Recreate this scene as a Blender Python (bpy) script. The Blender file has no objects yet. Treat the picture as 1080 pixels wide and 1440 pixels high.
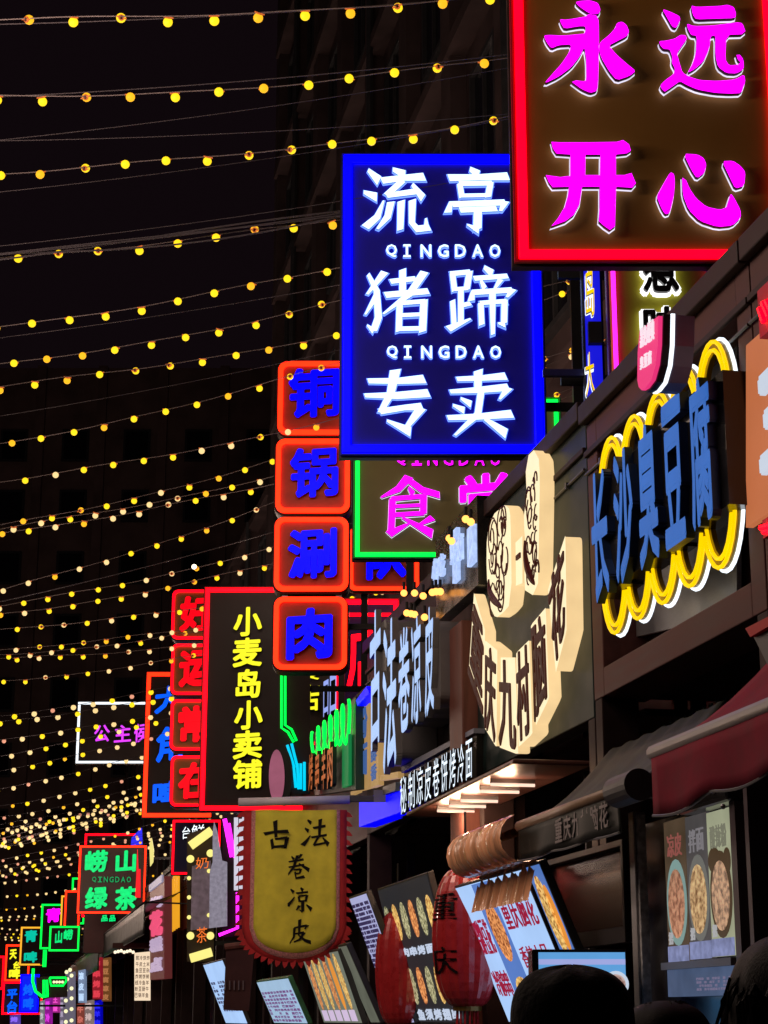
import bpy, math, random
from math import radians, sin, cos, tan, pi, sqrt, atan2
from mathutils import Vector, Matrix

random.seed(11)
sc = bpy.context.scene
COL = sc.collection
# ------------------------------------------------------------------ camera
PITCH, ALPHA, FPX, CZ = radians(15.27), radians(11.33), 2600.0, 1.7
cam = bpy.data.cameras.new('camera'); cam.sensor_fit = 'VERTICAL'; cam.sensor_height = 36
cam.lens = FPX * 36 / 1440; cam.clip_start = 0.05; cam.clip_end = 800
cam.dof.use_dof = False
camo = bpy.data.objects.new('camera', cam); COL.objects.link(camo)
camo.location = (0, 0, CZ); camo.rotation_euler = (radians(90) + PITCH, 0, 0)
sc.camera = camo
# ------------------------------------------------------------------ night sky
world = bpy.data.worlds.new('World'); sc.world = world; world.use_nodes = True
wn = world.node_tree.nodes; bg = wn['Background']
bg.inputs[0].default_value = (0.95, 0.50, 0.72, 1); bg.inputs[1].default_value = 0.0045
vs = sc.view_settings
vs.view_transform = 'Standard'; vs.look = 'None'; vs.exposure = 0; vs.gamma = 1; vs.use_curve_mapping = False
sc.cycles.use_denoising = True
sc.cycles.max_bounces = 5; sc.cycles.diffuse_bounces = 3; sc.cycles.glossy_bounces = 3
sc.cycles.sample_clamp_indirect = 4; sc.cycles.caustics_reflective = False; sc.cycles.caustics_refractive = False
BULB_WATT = 18.0

# ------------------------------------------------------------------ geometry of the place
# world: +Y is the camera's heading, the street runs ALPHA to the left of it.
# street frame: w metres to the right of the street line through the camera, s metres along it
def ray(u, v):
    x = (u - 540) / FPX; y = (720 - v) / FPX
    return x, cos(PITCH) - y * sin(PITCH), sin(PITCH) + y * cos(PITCH)
def at(u, v, Y):
    r = ray(u, v); t = Y / r[1]
    return r[0] * t, CZ + r[2] * t
def wall(u, v, w=3.2):
    r = ray(u, v); t = w / (r[0] * cos(ALPHA) + r[1] * sin(ALPHA))
    return -r[0] * t * sin(ALPHA) + r[1] * t * cos(ALPHA), CZ + r[2] * t
def street(w, s, z):
    return (w * cos(ALPHA) - s * sin(ALPHA), w * sin(ALPHA) + s * cos(ALPHA), z)

# ------------------------------------------------------------------ materials
MATS = {}
def mat(name, col, rough=.6, metal=0.0, em=None, es=0.0, noise=.25, scale=6, bump=0.0, coat=0.0, stretch=None, spec=None):
    if name in MATS: return MATS[name]
    m = bpy.data.materials.new(name); m.use_nodes = True; MATS[name] = m
    nt = m.node_tree; b = nt.nodes['Principled BSDF']
    b.inputs['Base Color'].default_value = (*col, 1); b.inputs['Roughness'].default_value = rough
    b.inputs['Metallic'].default_value = metal; b.inputs['Coat Weight'].default_value = coat
    b.inputs['Specular IOR Level'].default_value = spec if spec is not None else (.18 if (rough > .4 and metal == 0) else .5)
    tc = nt.nodes.new('ShaderNodeTexCoord'); mp = nt.nodes.new('ShaderNodeMapping')
    nt.links.new(tc.outputs['Object'], mp.inputs[0])
    if stretch: mp.inputs['Scale'].default_value = stretch
    nz = nt.nodes.new('ShaderNodeTexNoise'); nz.inputs['Scale'].default_value = scale; nz.inputs['Detail'].default_value = 6
    nt.links.new(mp.outputs[0], nz.inputs['Vector'])
    if noise > 0:
        mr = nt.nodes.new('ShaderNodeMapRange')
        mr.inputs['From Min'].default_value = .25; mr.inputs['From Max'].default_value = .75
        mr.inputs['To Min'].default_value = 1 - noise; mr.inputs['To Max'].default_value = 1 + noise
        nt.links.new(nz.outputs['Fac'], mr.inputs['Value'])
        vm = nt.nodes.new('ShaderNodeVectorMath'); vm.operation = 'SCALE'; vm.inputs[0].default_value = col if es == 0 else em
        nt.links.new(mr.outputs[0], vm.inputs['Scale'])
        nt.links.new(vm.outputs[0], b.inputs['Base Color' if es == 0 else 'Emission Color'])
        if es == 0:
            m2 = nt.nodes.new('ShaderNodeMapRange')
            m2.inputs['To Min'].default_value = max(.05, rough - .15); m2.inputs['To Max'].default_value = min(1, rough + .15)
            nt.links.new(nz.outputs['Fac'], m2.inputs['Value']); nt.links.new(m2.outputs[0], b.inputs['Roughness'])
    if es > 0:
        b.inputs['Emission Strength'].default_value = es
        if noise <= 0: b.inputs['Emission Color'].default_value = (*em, 1)
    if bump > 0:
        bp = nt.nodes.new('ShaderNodeBump'); bp.inputs['Strength'].default_value = bump; bp.inputs['Distance'].default_value = .01
        nt.links.new(nz.outputs['Fac'], bp.inputs['Height']); nt.links.new(bp.outputs[0], b.inputs['Normal'])
    return m
def glow(name, col, s=1.0, noise=.06, scale=3, base=None):
    return mat(name, base or tuple(min(.8, c * .12) for c in col), .5, em=col, es=s, noise=noise, scale=scale)
def food(name, c1, c2, s, scale=30):
    """printed photograph of food on a back-lit sheet: flat print only"""
    if name in MATS: return MATS[name]
    m = bpy.data.materials.new(name); m.use_nodes = True; MATS[name] = m
    nt = m.node_tree; b = nt.nodes['Principled BSDF']
    tc = nt.nodes.new('ShaderNodeTexCoord'); v = nt.nodes.new('ShaderNodeTexVoronoi'); v.inputs['Scale'].default_value = scale
    n = nt.nodes.new('ShaderNodeTexNoise'); n.inputs['Scale'].default_value = scale * .6; n.inputs['Detail'].default_value = 8
    nt.links.new(tc.outputs['Object'], v.inputs['Vector']); nt.links.new(tc.outputs['Object'], n.inputs['Vector'])
    mx = nt.nodes.new('ShaderNodeMix'); mx.data_type = 'RGBA'
    mx.inputs[6].default_value = (*c1, 1); mx.inputs[7].default_value = (*c2, 1)
    mm = nt.nodes.new('ShaderNodeMath'); mm.operation = 'MULTIPLY_ADD'; mm.inputs[1].default_value = 3.4; mm.inputs[2].default_value = -1.45
    nt.links.new(n.outputs['Fac'], mm.inputs[0])
    m2 = nt.nodes.new('ShaderNodeMath'); m2.operation = 'ADD'; m2.use_clamp = True
    m3 = nt.nodes.new('ShaderNodeMath'); m3.operation = 'MULTIPLY'; m3.inputs[1].default_value = .5
    nt.links.new(v.outputs['Distance'], m3.inputs[0])
    nt.links.new(mm.outputs[0], m2.inputs[0]); nt.links.new(m3.outputs[0], m2.inputs[1])
    nt.links.new(m2.outputs[0], mx.inputs[0])
    nt.links.new(mx.outputs[2], b.inputs['Emission Color']); b.inputs['Emission Strength'].default_value = s
    nt.links.new(mx.outputs[2], b.inputs['Base Color']); b.inputs['Roughness'].default_value = .4
    return m

# paint, wood, metal
WOOD = mat('brown_fascia_wood', (.085, .030, .028), .55, noise=.3, scale=5, bump=.15, stretch=(.4, 3, 3))
WOOD2 = mat('red_brown_pillar', (.16, .062, .048), .5, noise=.3, scale=5, bump=.12, stretch=(3, 3, .4))
DARKWOOD = mat('dark_brown_trim', (.03, .016, .016), .6, noise=.3, bump=.1)
GREENB = mat('dark_green_board', (.010, .023, .023), .45, noise=.18, scale=3, bump=.03)
BLACK = mat('black_metal', (.012, .012, .014), .45, noise=.2)
BLACKG = mat('gloss_black', (.01, .01, .011), .2, noise=.15)
GREY = mat('grey_metal', (.22, .22, .23), .45, metal=.3, noise=.15)
DGREY = mat('dark_grey_metal', (.07, .07, .075), .45, metal=.3, noise=.2)
STEEL = mat('brushed_steel', (.35, .35, .36), .35, metal=.8, noise=.15, scale=20, stretch=(1, 1, 8))
PIPE = mat('banner_rod_paint', (.62, .58, .66), .4, noise=.12)
CABLE = mat('string_cable', (.15, .12, .12), .7, noise=.1)
WIRE = mat('plain_wire', (.06, .05, .058), .6, noise=.1)
ROOF = mat('stall_roof_felt', (.025, .02, .022), .8, noise=.3)
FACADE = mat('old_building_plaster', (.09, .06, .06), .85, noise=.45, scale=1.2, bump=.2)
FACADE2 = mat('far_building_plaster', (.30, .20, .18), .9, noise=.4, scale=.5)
GLASS = mat('dark_window_glass', (.012, .013, .018), .12, noise=.1)
REDFAB = mat('crimson_awning_cloth', (.22, .012, .032), .8, noise=.2, scale=9, bump=.1)
BLKFAB = mat('black_awning_vinyl', (.018, .02, .017), .5, noise=.25, scale=4, bump=.25, spec=.25)
PLATE = mat('olive_brown_plate', (.25, .12, .028), .5, noise=.10, scale=2)
PLATE_D = mat('dark_brown_plate', (.05, .035, .03), .5, noise=.15, scale=3)
PLATE_BL = mat('blue_plate', (.012, .010, .34), .45, noise=.08, scale=2)
PLATE_RED = mat('brick_red_plate', (.42, .05, .03), .5, noise=.2, scale=6)
PLATE_OL = mat('olive_green_plate', (.16, .13, .05), .5, noise=.12, scale=3)
PLATE_YG = mat('yellow_green_plate', (.35, .33, .02), .5, noise=.12, scale=3)
PLATE_K = mat('black_plate', (.020, .013, .012), .5, noise=.2, scale=3)
# lights
YEL = glow('yellow_bulb_glow', (1, .66, .012), 1.35, noise=.05)
PALE = glow('pale_bulb_glow', (1, .70, .30), 1.1, noise=.1)
PINKB = glow('dim_pink_bulb', (1, .42, .26), .85, noise=.1)
SOCK = glow('amber_socket', (.80, .17, .035), .75, noise=.5, scale=90)
SOCKD = mat('dark_socket_star', (.05, .01, .004), .5)
REDT = glow('red_tube', (1, .0, .007), 4.5, noise=.10, scale=5)
REDC = mat('red_channel', (.55, .01, .03), .45, noise=.1)
REDT2 = glow('crimson_tube', (1, .0005, .006), 4.0)
ORT = glow('orange_red_tube', (1, .018, .003), 3.6, noise=.10, scale=5)
ORC = mat('orange_red_channel', (.6, .05, .03), .45, noise=.1)
BLUET = glow('blue_tube', (.0, .0, 1), 4.5, noise=.04)
BLUEC = mat('blue_channel', (.01, .01, .7), .45, noise=.05)
GRT = glow('green_tube', (.0, .75, .045), 2.4)
GRC = mat('green_channel', (.01, .4, .08), .45, noise=.1)
MAGT = glow('magenta_tube', (1, .014, .85), 3)
MAG = glow('magenta_face', (1, .0, 1), 2.0, noise=.02)
MAGD = mat('magenta_letter_side', (.10, .0, .10), .5)
WHT = glow('white_face', (.62, .95, 1), 1.5, noise=.04, base=(.6, .6, .6))
HALO = glow('letter_back_light', (.85, .8, 1), 1.0, noise=.3, scale=8)
HALOB = glow('blue_back_light', (.15, .28, 1), 1.6, noise=.1)
BLUEF = glow('blue_face', (.0, .0, .95), 1.8, noise=.03)
REDF = glow('red_face', (1, .0, .008), 1.15, noise=.04)
YELF = glow('yellow_face', (1, .93, .02), 1.1, noise=.05)
GRF = glow('green_face', (.0, .85, .20), 1.0, noise=.2, scale=12)
SKYB = glow('sky_blue_face', (.40, .60, 1), 1.0, noise=.06)
STRB = glow('strong_blue_face', (.0, .10, 1), 1.2)
CREAM = glow('cream_letter_side', (1, .70, .34), .92, noise=.13, scale=4)
CREAMF = glow('cream_letter_face', (1, .84, .52), 1.05, noise=.05)
BROWNL = mat('brown_letter_face', (.075, .010, .006), .5, noise=.2)
WARMBAR = glow('warm_tube_lamp', (1, .66, .50), 1.25)
WARMS = glow('small_warm_lamp', (1, .38, .08), 2.5)
WHITET = glow('white_tube', (.85, .93, 1), 1.5)
YTUBE = glow('yellow_neon_flex', (1, .62, .0), 1.15, noise=.1)
CYAN = glow('cyan_tube', (.0, .62, .9), 1.1)
SIDED = mat('letter_side_black', (.015, .015, .018), .4)

# ------------------------------------------------------------------ mesh helpers
class MB:
    def __init__(s): s.v = []; s.f = []; s.m = []
    def add(s, vs_, fs, mi=0):
        o = len(s.v); s.v += [tuple(p) for p in vs_]
        for f in fs: s.f.append(tuple(i + o for i in f)); s.m.append(mi)
    def box(s, a, b, mi=0):
        x0, y0, z0 = a; x1, y1, z1 = b
        v = [(x0,y0,z0),(x1,y0,z0),(x1,y1,z0),(x0,y1,z0),(x0,y0,z1),(x1,y0,z1),(x1,y1,z1),(x0,y1,z1)]
        s.add(v, [(0,3,2,1),(4,5,6,7),(0,1,5,4),(1,2,6,5),(2,3,7,6),(3,0,4,7)], mi)
    def prism(s, poly, y0, y1, mi=0, side=None):
        """poly in local x,z; front face at y0 (towards the viewer), back at y1"""
        n = len(poly); a = sum(poly[i][0]*poly[(i+1)%n][1]-poly[(i+1)%n][0]*poly[i][1] for i in range(n))
        if a < 0: poly = poly[::-1]
        v = [(x, y0, z) for x, z in poly] + [(x, y1, z) for x, z in poly]
        s.add(v, [tuple(range(n))], mi)
        s.add(v, [tuple(range(2*n-1, n-1, -1))] + [(i, i+n, (i+1)%n+n, (i+1)%n) for i in range(n)], mi if side is None else side)
    def tube(s, pts, r, n=8, closed=False, mi=0):
        pts = [Vector(p) for p in pts]; k = len(pts); rings = []
        for i, p in enumerate(pts):
            a = pts[(i-1) % k] if (closed or i > 0) else p
            b = pts[(i+1) % k] if (closed or i < k-1) else p
            t = (b - a).normalized() if (b-a).length > 1e-9 else Vector((0,0,1))
            ref = Vector((0,1,0)) if abs(t.y) < .9 else Vector((1,0,0))
            q = t.cross(ref).normalized(); w = q.cross(t).normalized()
            rr = r[i] if isinstance(r, (list, tuple)) else r
            rings.append([p + q*cos(2*pi*j/n)*rr + w*sin(2*pi*j/n)*rr for j in range(n)])
        v = [q for ring in rings for q in ring]; f = []
        for i in range(k if closed else k-1):
            for j in range(n):
                a0 = i*n+j; a1 = i*n+(j+1)%n; b0 = ((i+1)%k)*n+j; b1 = ((i+1)%k)*n+(j+1)%n
                f.append((a0, b0, b1, a1))
        if not closed: f.append(tuple(range(n))); f.append(tuple(range((k-1)*n+n-1, (k-1)*n-1, -1)))
        s.add(v, f, mi)
    def mesh(s, name, mats, smooth=False):
        me = bpy.data.meshes.new(name); me.from_pydata(s.v, [], s.f)
        for m in (mats if isinstance(mats, (list, tuple)) else [mats]): me.materials.append(m)
        me.polygons.foreach_set('material_index', s.m)
        if smooth: me.polygons.foreach_set('use_smooth', [True]*len(s.f))
        me.update(); return me
def link(name, me, parent=None, loc=(0,0,0), rot=(0,0,0), bevel=0, **tags):
    o = bpy.data.objects.new(name, me); COL.objects.link(o); o.parent = parent; o.location = loc; o.rotation_euler = rot
    if bevel:
        b = o.modifiers.new('bevel', 'BEVEL'); b.width = bevel; b.segments = 2; b.limit_method = 'ANGLE'
    for k, v in tags.items(): o[k] = v
    return o
def thing(name, label, cat, loc=(0,0,0), rz=0.0, group=None):
    o = bpy.data.objects.new(name, None); COL.objects.link(o); o.location = loc; o.rotation_euler = (0, 0, rz)
    o.empty_display_size = .1; o['label'] = label; o['category'] = cat
    if group: o['group'] = group
    return o
def boxpart(name, a, b, m, parent, bevel=0, **t):
    mb = MB(); mb.box(a, b); return link(name, mb.mesh(name, m), parent, bevel=bevel, **t)

# ------------------------------------------------------------------ lettering
FC = {}
def font_shape(ch, bold, res=2):
    key = (ch, bold)
    if key in FC: return FC[key]
    cu = bpy.data.curves.new('t', 'FONT'); cu.body = ch; cu.extrude = .5; cu.offset = bold; cu.resolution_u = res
    o = bpy.data.objects.new('t', cu); COL.objects.link(o)
    bpy.context.view_layer.update()
    me = bpy.data.meshes.new_from_object(o.evaluated_get(bpy.context.evaluated_depsgraph_get()))
    vs_ = [tuple(v.co) for v in me.vertices]; fs = [tuple(p.vertices) for p in me.polygons]
    fr = [p.normal.z > .7 for p in me.polygons]
    bpy.data.objects.remove(o); bpy.data.curves.remove(cu); bpy.data.meshes.remove(me)
    xs = [v[0] for v in vs_]; ys = [v[1] for v in vs_]
    FC[key] = (vs_, fs, fr, (min(xs), max(xs), min(ys), max(ys))); return FC[key]
def glyph_mb(mb, ch, quad, yf, yb, bold=.03, mi=0, side=1, skew=0.0, tight=True):
    """put a character into a quad of local (x,z) corners TL,TR,BR,BL; front at yf, back at yb"""
    if ch == 'I':                       # slab I
        v = []; f = []; fr = []
        for xa, xb, ya, yb_ in ((0, 1, 0, .16), (0, 1, .84, 1), (.34, .66, .16, .84)):
            o = len(v); v += [(xa,ya,1),(xb,ya,1),(xb,yb_,1),(xa,yb_,1),(xa,ya,-1),(xb,ya,-1),(xb,yb_,-1),(xa,yb_,-1)]
            f += [tuple(o+i for i in q) for q in ((0,1,2,3),(0,4,5,1),(1,5,6,2),(2,6,7,3),(3,7,4,0))]; fr += [True, False, False, False, False]
        sh = [(0, 0)]; x0, x1, y0, y1 = 0, 1, 0, 1
    else:
        ob = 0.0; rr_ = bold
        v, f, fr, (x0, x1, y0, y1) = font_shape(ch, ob)
        sh = [(0, 0)] if rr_ < .004 else [(0, 0)] + [(rr_*cos(k_*pi/4+.4), rr_*sin(k_*pi/4+.4)) for k_ in range(8)]
        if rr_ >= .004: x0 -= rr_; x1 += rr_; y0 -= rr_; y1 += rr_
    TL, TR, BR, BL = quad
    for si, (dx_, dy_) in enumerate(sh):
      out = []; eps = .00012*si
      for x, y, z in v:
        a = (x + dx_ - x0) / (x1 - x0); b = (y + dy_ - y0) / (y1 - y0)
        b = b + skew * (a - .5)
        px = (BL[0]*(1-a)+BR[0]*a)*(1-b) + (TL[0]*(1-a)+TR[0]*a)*b
        pz = (BL[1]*(1-a)+BR[1]*a)*(1-b) + (TL[1]*(1-a)+TR[1]*a)*b
        out.append((px, yf + eps if z > 0 else yb, pz))
      o = len(mb.v); mb.v += out
      for face, isf in zip(f, fr):
        if si and not isf and yb - yf < .006: continue
        mb.f.append(tuple(i+o for i in face)); mb.m.append(mi if isf else side)
def rectq(x0, x1, z0, z1): return [(x0, z1), (x1, z1), (x1, z0), (x0, z0)]
def stroke_poly(pts, ws, extra=0.0):
    """brush stroke outline from a polyline with widths"""
    L, R = [], []; n = len(pts)
    ws = list(ws) + [ws[-1]] * (n - len(ws))
    for i, (x, y) in enumerate(pts):
        a = pts[max(0, i-1)]; b = pts[min(n-1, i+1)]
        dx, dy = b[0]-a[0], b[1]-a[1]; l = math.hypot(dx, dy) or 1; dx /= l; dy /= l
        h = ws[i]/2 + extra
        ex = (-extra if i == 0 else extra if i == n-1 else 0)
        cx, cy = x + dx*ex, y + dy*ex
        k = .35*h if i in (0, n-1) else 0       # slanted brush ends
        L.append((cx - dy*h + dx*k, cy + dx*h + dy*k)); R.append((cx + dy*h - dx*k, cy - dx*h - dy*k))
    return L + R[::-1]
def grow(poly, d):
    n = len(poly); a = sum(poly[i][0]*poly[(i+1)%n][1]-poly[(i+1)%n][0]*poly[i][1] for i in range(n))
    sg = 1 if a > 0 else -1; out = []
    for i in range(n):
        p0, p, p1 = Vector(poly[i-1]), Vector(poly[i]), Vector(poly[(i+1) % n])
        e0 = (p-p0); e1 = (p1-p); e0.normalize(); e1.normalize()
        n0 = Vector((e0.y, -e0.x))*sg; n1 = Vector((e1.y, -e1.x))*sg
        m = n0+n1; m.normalize(); k = d/max(.45, m.dot(n0)); out.append((p.x+m.x*k, p.y+m.y*k))
    return out
def smoothpoly(poly, it=1):
    for _ in range(it):
        out = []; n = len(poly)
        for i in range(n):
            a, b = poly[i], poly[(i+1) % n]
            if math.hypot(a[0]-b[0], a[1]-b[1]) < 14: out.append(a); continue
            out += [(a[0]*.82+b[0]*.18, a[1]*.82+b[1]*.18), (a[0]*.18+b[0]*.82, a[1]*.18+b[1]*.82)]
        poly = out
    return poly
def roundrect(x0, x1, z0, z1, r, n=5):
    if r <= 0: return [(x0, z0), (x1, z0), (x1, z1), (x0, z1)]
    P = []
    for cx, cz, a0 in ((x1-r, z1-r, 0), (x0+r, z1-r, 90), (x0+r, z0+r, 180), (x1-r, z0+r, 270)):
        for i in range(n+1):
            a = radians(a0 + 90*i/n); P.append((cx+r*cos(a), cz+r*sin(a)))
    return P
def ring(mb, outer, inner, y0, y1, mi=0):
    n = len(outer); v = []
    for y in (y0, y1): v += [(x, y, z) for x, z in outer] + [(x, y, z) for x, z in inner]
    f = []
    for i in range(n):
        j = (i+1) % n
        f += [(i, j, n+j, n+i), (2*n+i, 3*n+i, 3*n+j, 2*n+j), (i, 2*n+i, 2*n+j, j), (n+i, n+j, 3*n+j, 3*n+i)]
    mb.add(v, f, mi)

# ================================================================== SETTING
def setting(name, me, **k):
    o = link(name, me, kind='structure', **k); return o
g = MB(); g.add([(-300,-60,0),(300,-60,0),(300,500,0),(-300,500,0)], [(0,1,2,3)])
setting('ground', g.mesh('ground', mat('street_paving', (.06, .055, .055), .5, noise=.3, scale=3, bump=.2)))

RZ = ALPHA - pi/2                       # local -y faces the street, local x runs towards the camera
def street_root(name, label, cat, w, s, z=0, group=None):
    return thing(name, label, cat, street(w, s, z), RZ, group)
# wall-frame helpers: local x = s0 - s, local y = w - w0, local z = z - z0
class WF:
    def __init__(S, w, u, v=None, z0=None):
        S.w = w; S.s, z = wall(u, v if v is not None else 1000, w); S.z = z0 if z0 is not None else z
    def root(S, name, label, cat, group=None): return street_root(name, label, cat, S.w, S.s, S.z, group)
    def p(S, u, v, dy=0.0):
        s, z = wall(u, v, S.w + dy); return (S.s - s, z - S.z)
class BF:
    def __init__(S, Y, u, v): S.Y = Y; S.X, S.Z = at(u, v, Y)
    def root(S, name, label, cat, group=None): return thing(name, label, cat, (S.X, S.Y, S.Z), 0, group)
    def p(S, u, v, dy=0.0):
        x, z = at(u, v, S.Y + dy); return (x - S.X, z - S.Z)

# ------------------------------------------------------------------ stalls along the right side
def stall(name, label, s0, s1, ztop=5.15, zbot=3.42, fm=WOOD, opening=None, depth=2.6, zlow=0.0, wface=3.2, group='wooden food stalls along the street'):
    """wooden stall: fascia box, end walls, roof, back wall, corner pillars. local origin at far end on the ground"""
    L = s1 - s0
    r = street_root(name, label, 'food stall', wface, s1, 0, group)
    mb = MB()
    if opening:
        o0, o1, z0, z1 = opening          # in s and z
        a0, a1 = s1 - o1, s1 - o0
        mb.box((0, 0, zbot), (a0, .30, ztop)); mb.box((a1, 0, zbot), (L-.004, .30, ztop))
        mb.box((a0, 0, zbot), (a1, .30, z0)); mb.box((a0, 0, z1), (a1, .30, ztop))
        mb.box((a0, .27, z0), (a1, .30, z1))
    else:
        mb.box((0, 0, zbot), (L-.004, .12, ztop))
    link('fascia', mb.mesh('fascia', fm), r, bevel=.006)
    boxpart('cornice', (-.0, -.05, ztop-.10), (L-.006, .0, ztop+.015), DARKWOOD, r, bevel=.008)
    boxpart('trim_board', (0, -.022, ztop-.30), (L-.006, -.001, ztop-.265), DARKWOOD, r, bevel=.004)
    mb = MB(); mb.tube([(0, -.012, ztop-.40), (L*.5, -.012, ztop-.415), (L-.01, -.012, ztop-.40)], .009, 6)
    for x_ in (.3, L*.5, L-.35): mb.box((x_-.012, -.026, ztop-.425), (x_+.012, 0, ztop-.385))
    link('conduit', mb.mesh('conduit', DGREY), r)
    boxpart('roof', (0, .12, ztop-.06), (L-.004, depth, ztop-.02), ROOF, r)
    boxpart('soffit', (0, .30, zbot+.02), (L-.004, depth, zbot+.06), DARKWOOD, r)
    boxpart('back_wall', (0, depth, 0), (L-.004, depth+.1, ztop-.02), DARKWOOD, r)
    boxpart('pillar', (L-.13, .004, 0), (L-.01, .22, zbot), DARKWOOD, r, bevel=.005)
    boxpart('pillar', (.0, .004, 0), (.12, .22, zbot), DARKWOOD, r, bevel=.005)
    boxpart('counter', (.14, .10, 0), (L-.15, .65, 1.05), DARKWOOD, r, bevel=.006)
    return r
sB = wall(837, 900)[0]; sB2 = wall(1040, 700)[0]
stall('food_stall', 'brown stall nearest on the right with the orange panel at the frame edge', 3.6, 7.42)
stB = stall('food_stall', 'brown wooden stall framing the scalloped yellow neon tofu sign', 7.43, 9.92, zbot=3.42,
      opening=(7.60, 9.74, 3.58, 4.90))
mb = MB()
for i in range(16):
    x_ = .3 + i*.1
    for sg in (-1, 1): mb.tube([(x_, .36, 3.02), (x_ + sg*.17, .36, 3.28)], .006, 4)
link('vent_lattice', mb.mesh('vent_lattice', mat('teal_lattice', (.03, .07, .07), .5)), stB)
stG = stall('food_stall', 'stall clad with the plain dark green board behind the cream lettering', 9.93, 12.60, ztop=5.19, zbot=3.33, fm=GREENB)
stC = stall('food_stall', 'dark stall past the green board carrying the pale blue brush lettering', 12.61, 17.4, ztop=5.2, zbot=3.36, fm=DARKWOOD, wface=3.32)
# tall red brown pillar between green board and next stall
o = boxpart('stall_pillar', (0, 0, 0), (.40, .30, 4.45), WOOD2, None, bevel=.01, label='tall red brown wooden pillar beside the dark green board', category='pillar')
o.location = street(3.10, 13.05, 0); o.rotation_euler = (0, 0, RZ)

# generic stalls further on
s = 17.42
gl = ['stall behind the blue box and tan boards with blue characters', 'stall behind the green zigzag neon fringe', 'stall behind the banner with the pink disc above it',
      'stall behind the marquee bulbs panel', 'stall with the orange hanging characters', 'stall beside the narrow pink and red poster box', 'stall over the warm lit menu sheet',
      'stall under the long black awning far down the street', 'stall by the dotted bulb pillars', 'stall by the red and brown stripes', 'far stall before the blue lit box', 'farthest stall by the last signs of the row',
      'stall lost behind the farthest awning', 'last dark stall of the row']
k = 0
while s < 95 and k < len(gl):
    L = 3.0 + .12*k + random.uniform(-.3, .4)
    stall('food_stall', 'dark wooden ' + gl[k], s, s+L, ztop=4.75 - .02*k + random.uniform(-.15, .15), zbot=3.35, fm=[WOOD, DARKWOOD, WOOD][k % 3], wface=3.35 + .1*(k % 2))
    s += L + .02; k += 1 
# concrete-brown frame box deep in the row is enough: beyond it the stalls merge

# ------------------------------------------------------------------ buildings behind
def building(name, label, w0, s0, s1, h, nwin, floors, m, base=5.5):
    r = street_root(name, label, 'building', w0, s1, 0)
    L = s1 - s0
    boxpart('wall', (0, 0, 0), (L, 9, h), m, r)
    fh = (h - base) / floors; dx = L / nwin
    pil = MB(); pil.box((-.1, -.25, 0), (.5, 0, h))
    pm = pil.mesh('pilaster', m)
    for i in range(nwin+1): link('pilaster', pm, r, (i*dx - .2, 0, 0))
    led = MB(); led.box((0, -.32, 0), (L, 0, .22)); lm = led.mesh('ledge', m)
    for j in range(floors+1): link('ledge', lm, r, (0, 0, base + j*fh - .2))
    wf = MB(); ww = dx*.45; wh = fh*.55
    ring(wf, roundrect(0, ww, 0, wh, 0), roundrect(.08, ww-.08, .08, wh-.08, 0), -.12, .02)
    wf.box((ww/2-.03, -.1, .08), (ww/2+.03, .02, wh-.08))
    wm = wf.mesh('window', DGREY)
    gm = MB(); gm.box((.08, -.05, .08), (ww-.08, -.01, wh-.08)); gm = gm.mesh('pane', GLASS)
    dp = MB(); dp.tube([(0, -.32, base), (0, -.32, h)], .07, 6); dp = dp.mesh('drain_pipe', DGREY)
    for i in range(nwin):
        if i % 3 == 1: link('drain_pipe', dp, r, (i*dx + .55, 0, 0))
        for j in range(floors):
            f = link('window', wm, r, (i*dx + dx*.3, 0, base + j*fh + fh*.2))
            link('pane', gm, f)
    return r
building('apartment_building', 'tall dark building with pilasters rising behind the blue sign', 6.2, 9, 44, 30, 11, 7, FACADE)
building('apartment_building', 'lower dark building further down behind the sign stacks', 6.4, 46, 104, 15, 14, 3, FACADE)
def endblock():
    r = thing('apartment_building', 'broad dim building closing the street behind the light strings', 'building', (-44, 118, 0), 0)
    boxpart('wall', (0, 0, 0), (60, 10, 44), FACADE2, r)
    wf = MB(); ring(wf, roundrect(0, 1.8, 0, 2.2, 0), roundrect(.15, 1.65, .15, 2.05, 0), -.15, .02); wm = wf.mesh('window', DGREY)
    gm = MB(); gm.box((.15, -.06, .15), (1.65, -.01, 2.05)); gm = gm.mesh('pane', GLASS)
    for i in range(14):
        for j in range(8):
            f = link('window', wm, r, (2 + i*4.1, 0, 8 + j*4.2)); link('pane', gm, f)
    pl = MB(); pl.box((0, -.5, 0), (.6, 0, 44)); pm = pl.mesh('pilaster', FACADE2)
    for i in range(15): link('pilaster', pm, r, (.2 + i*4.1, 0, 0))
endblock()

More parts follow.
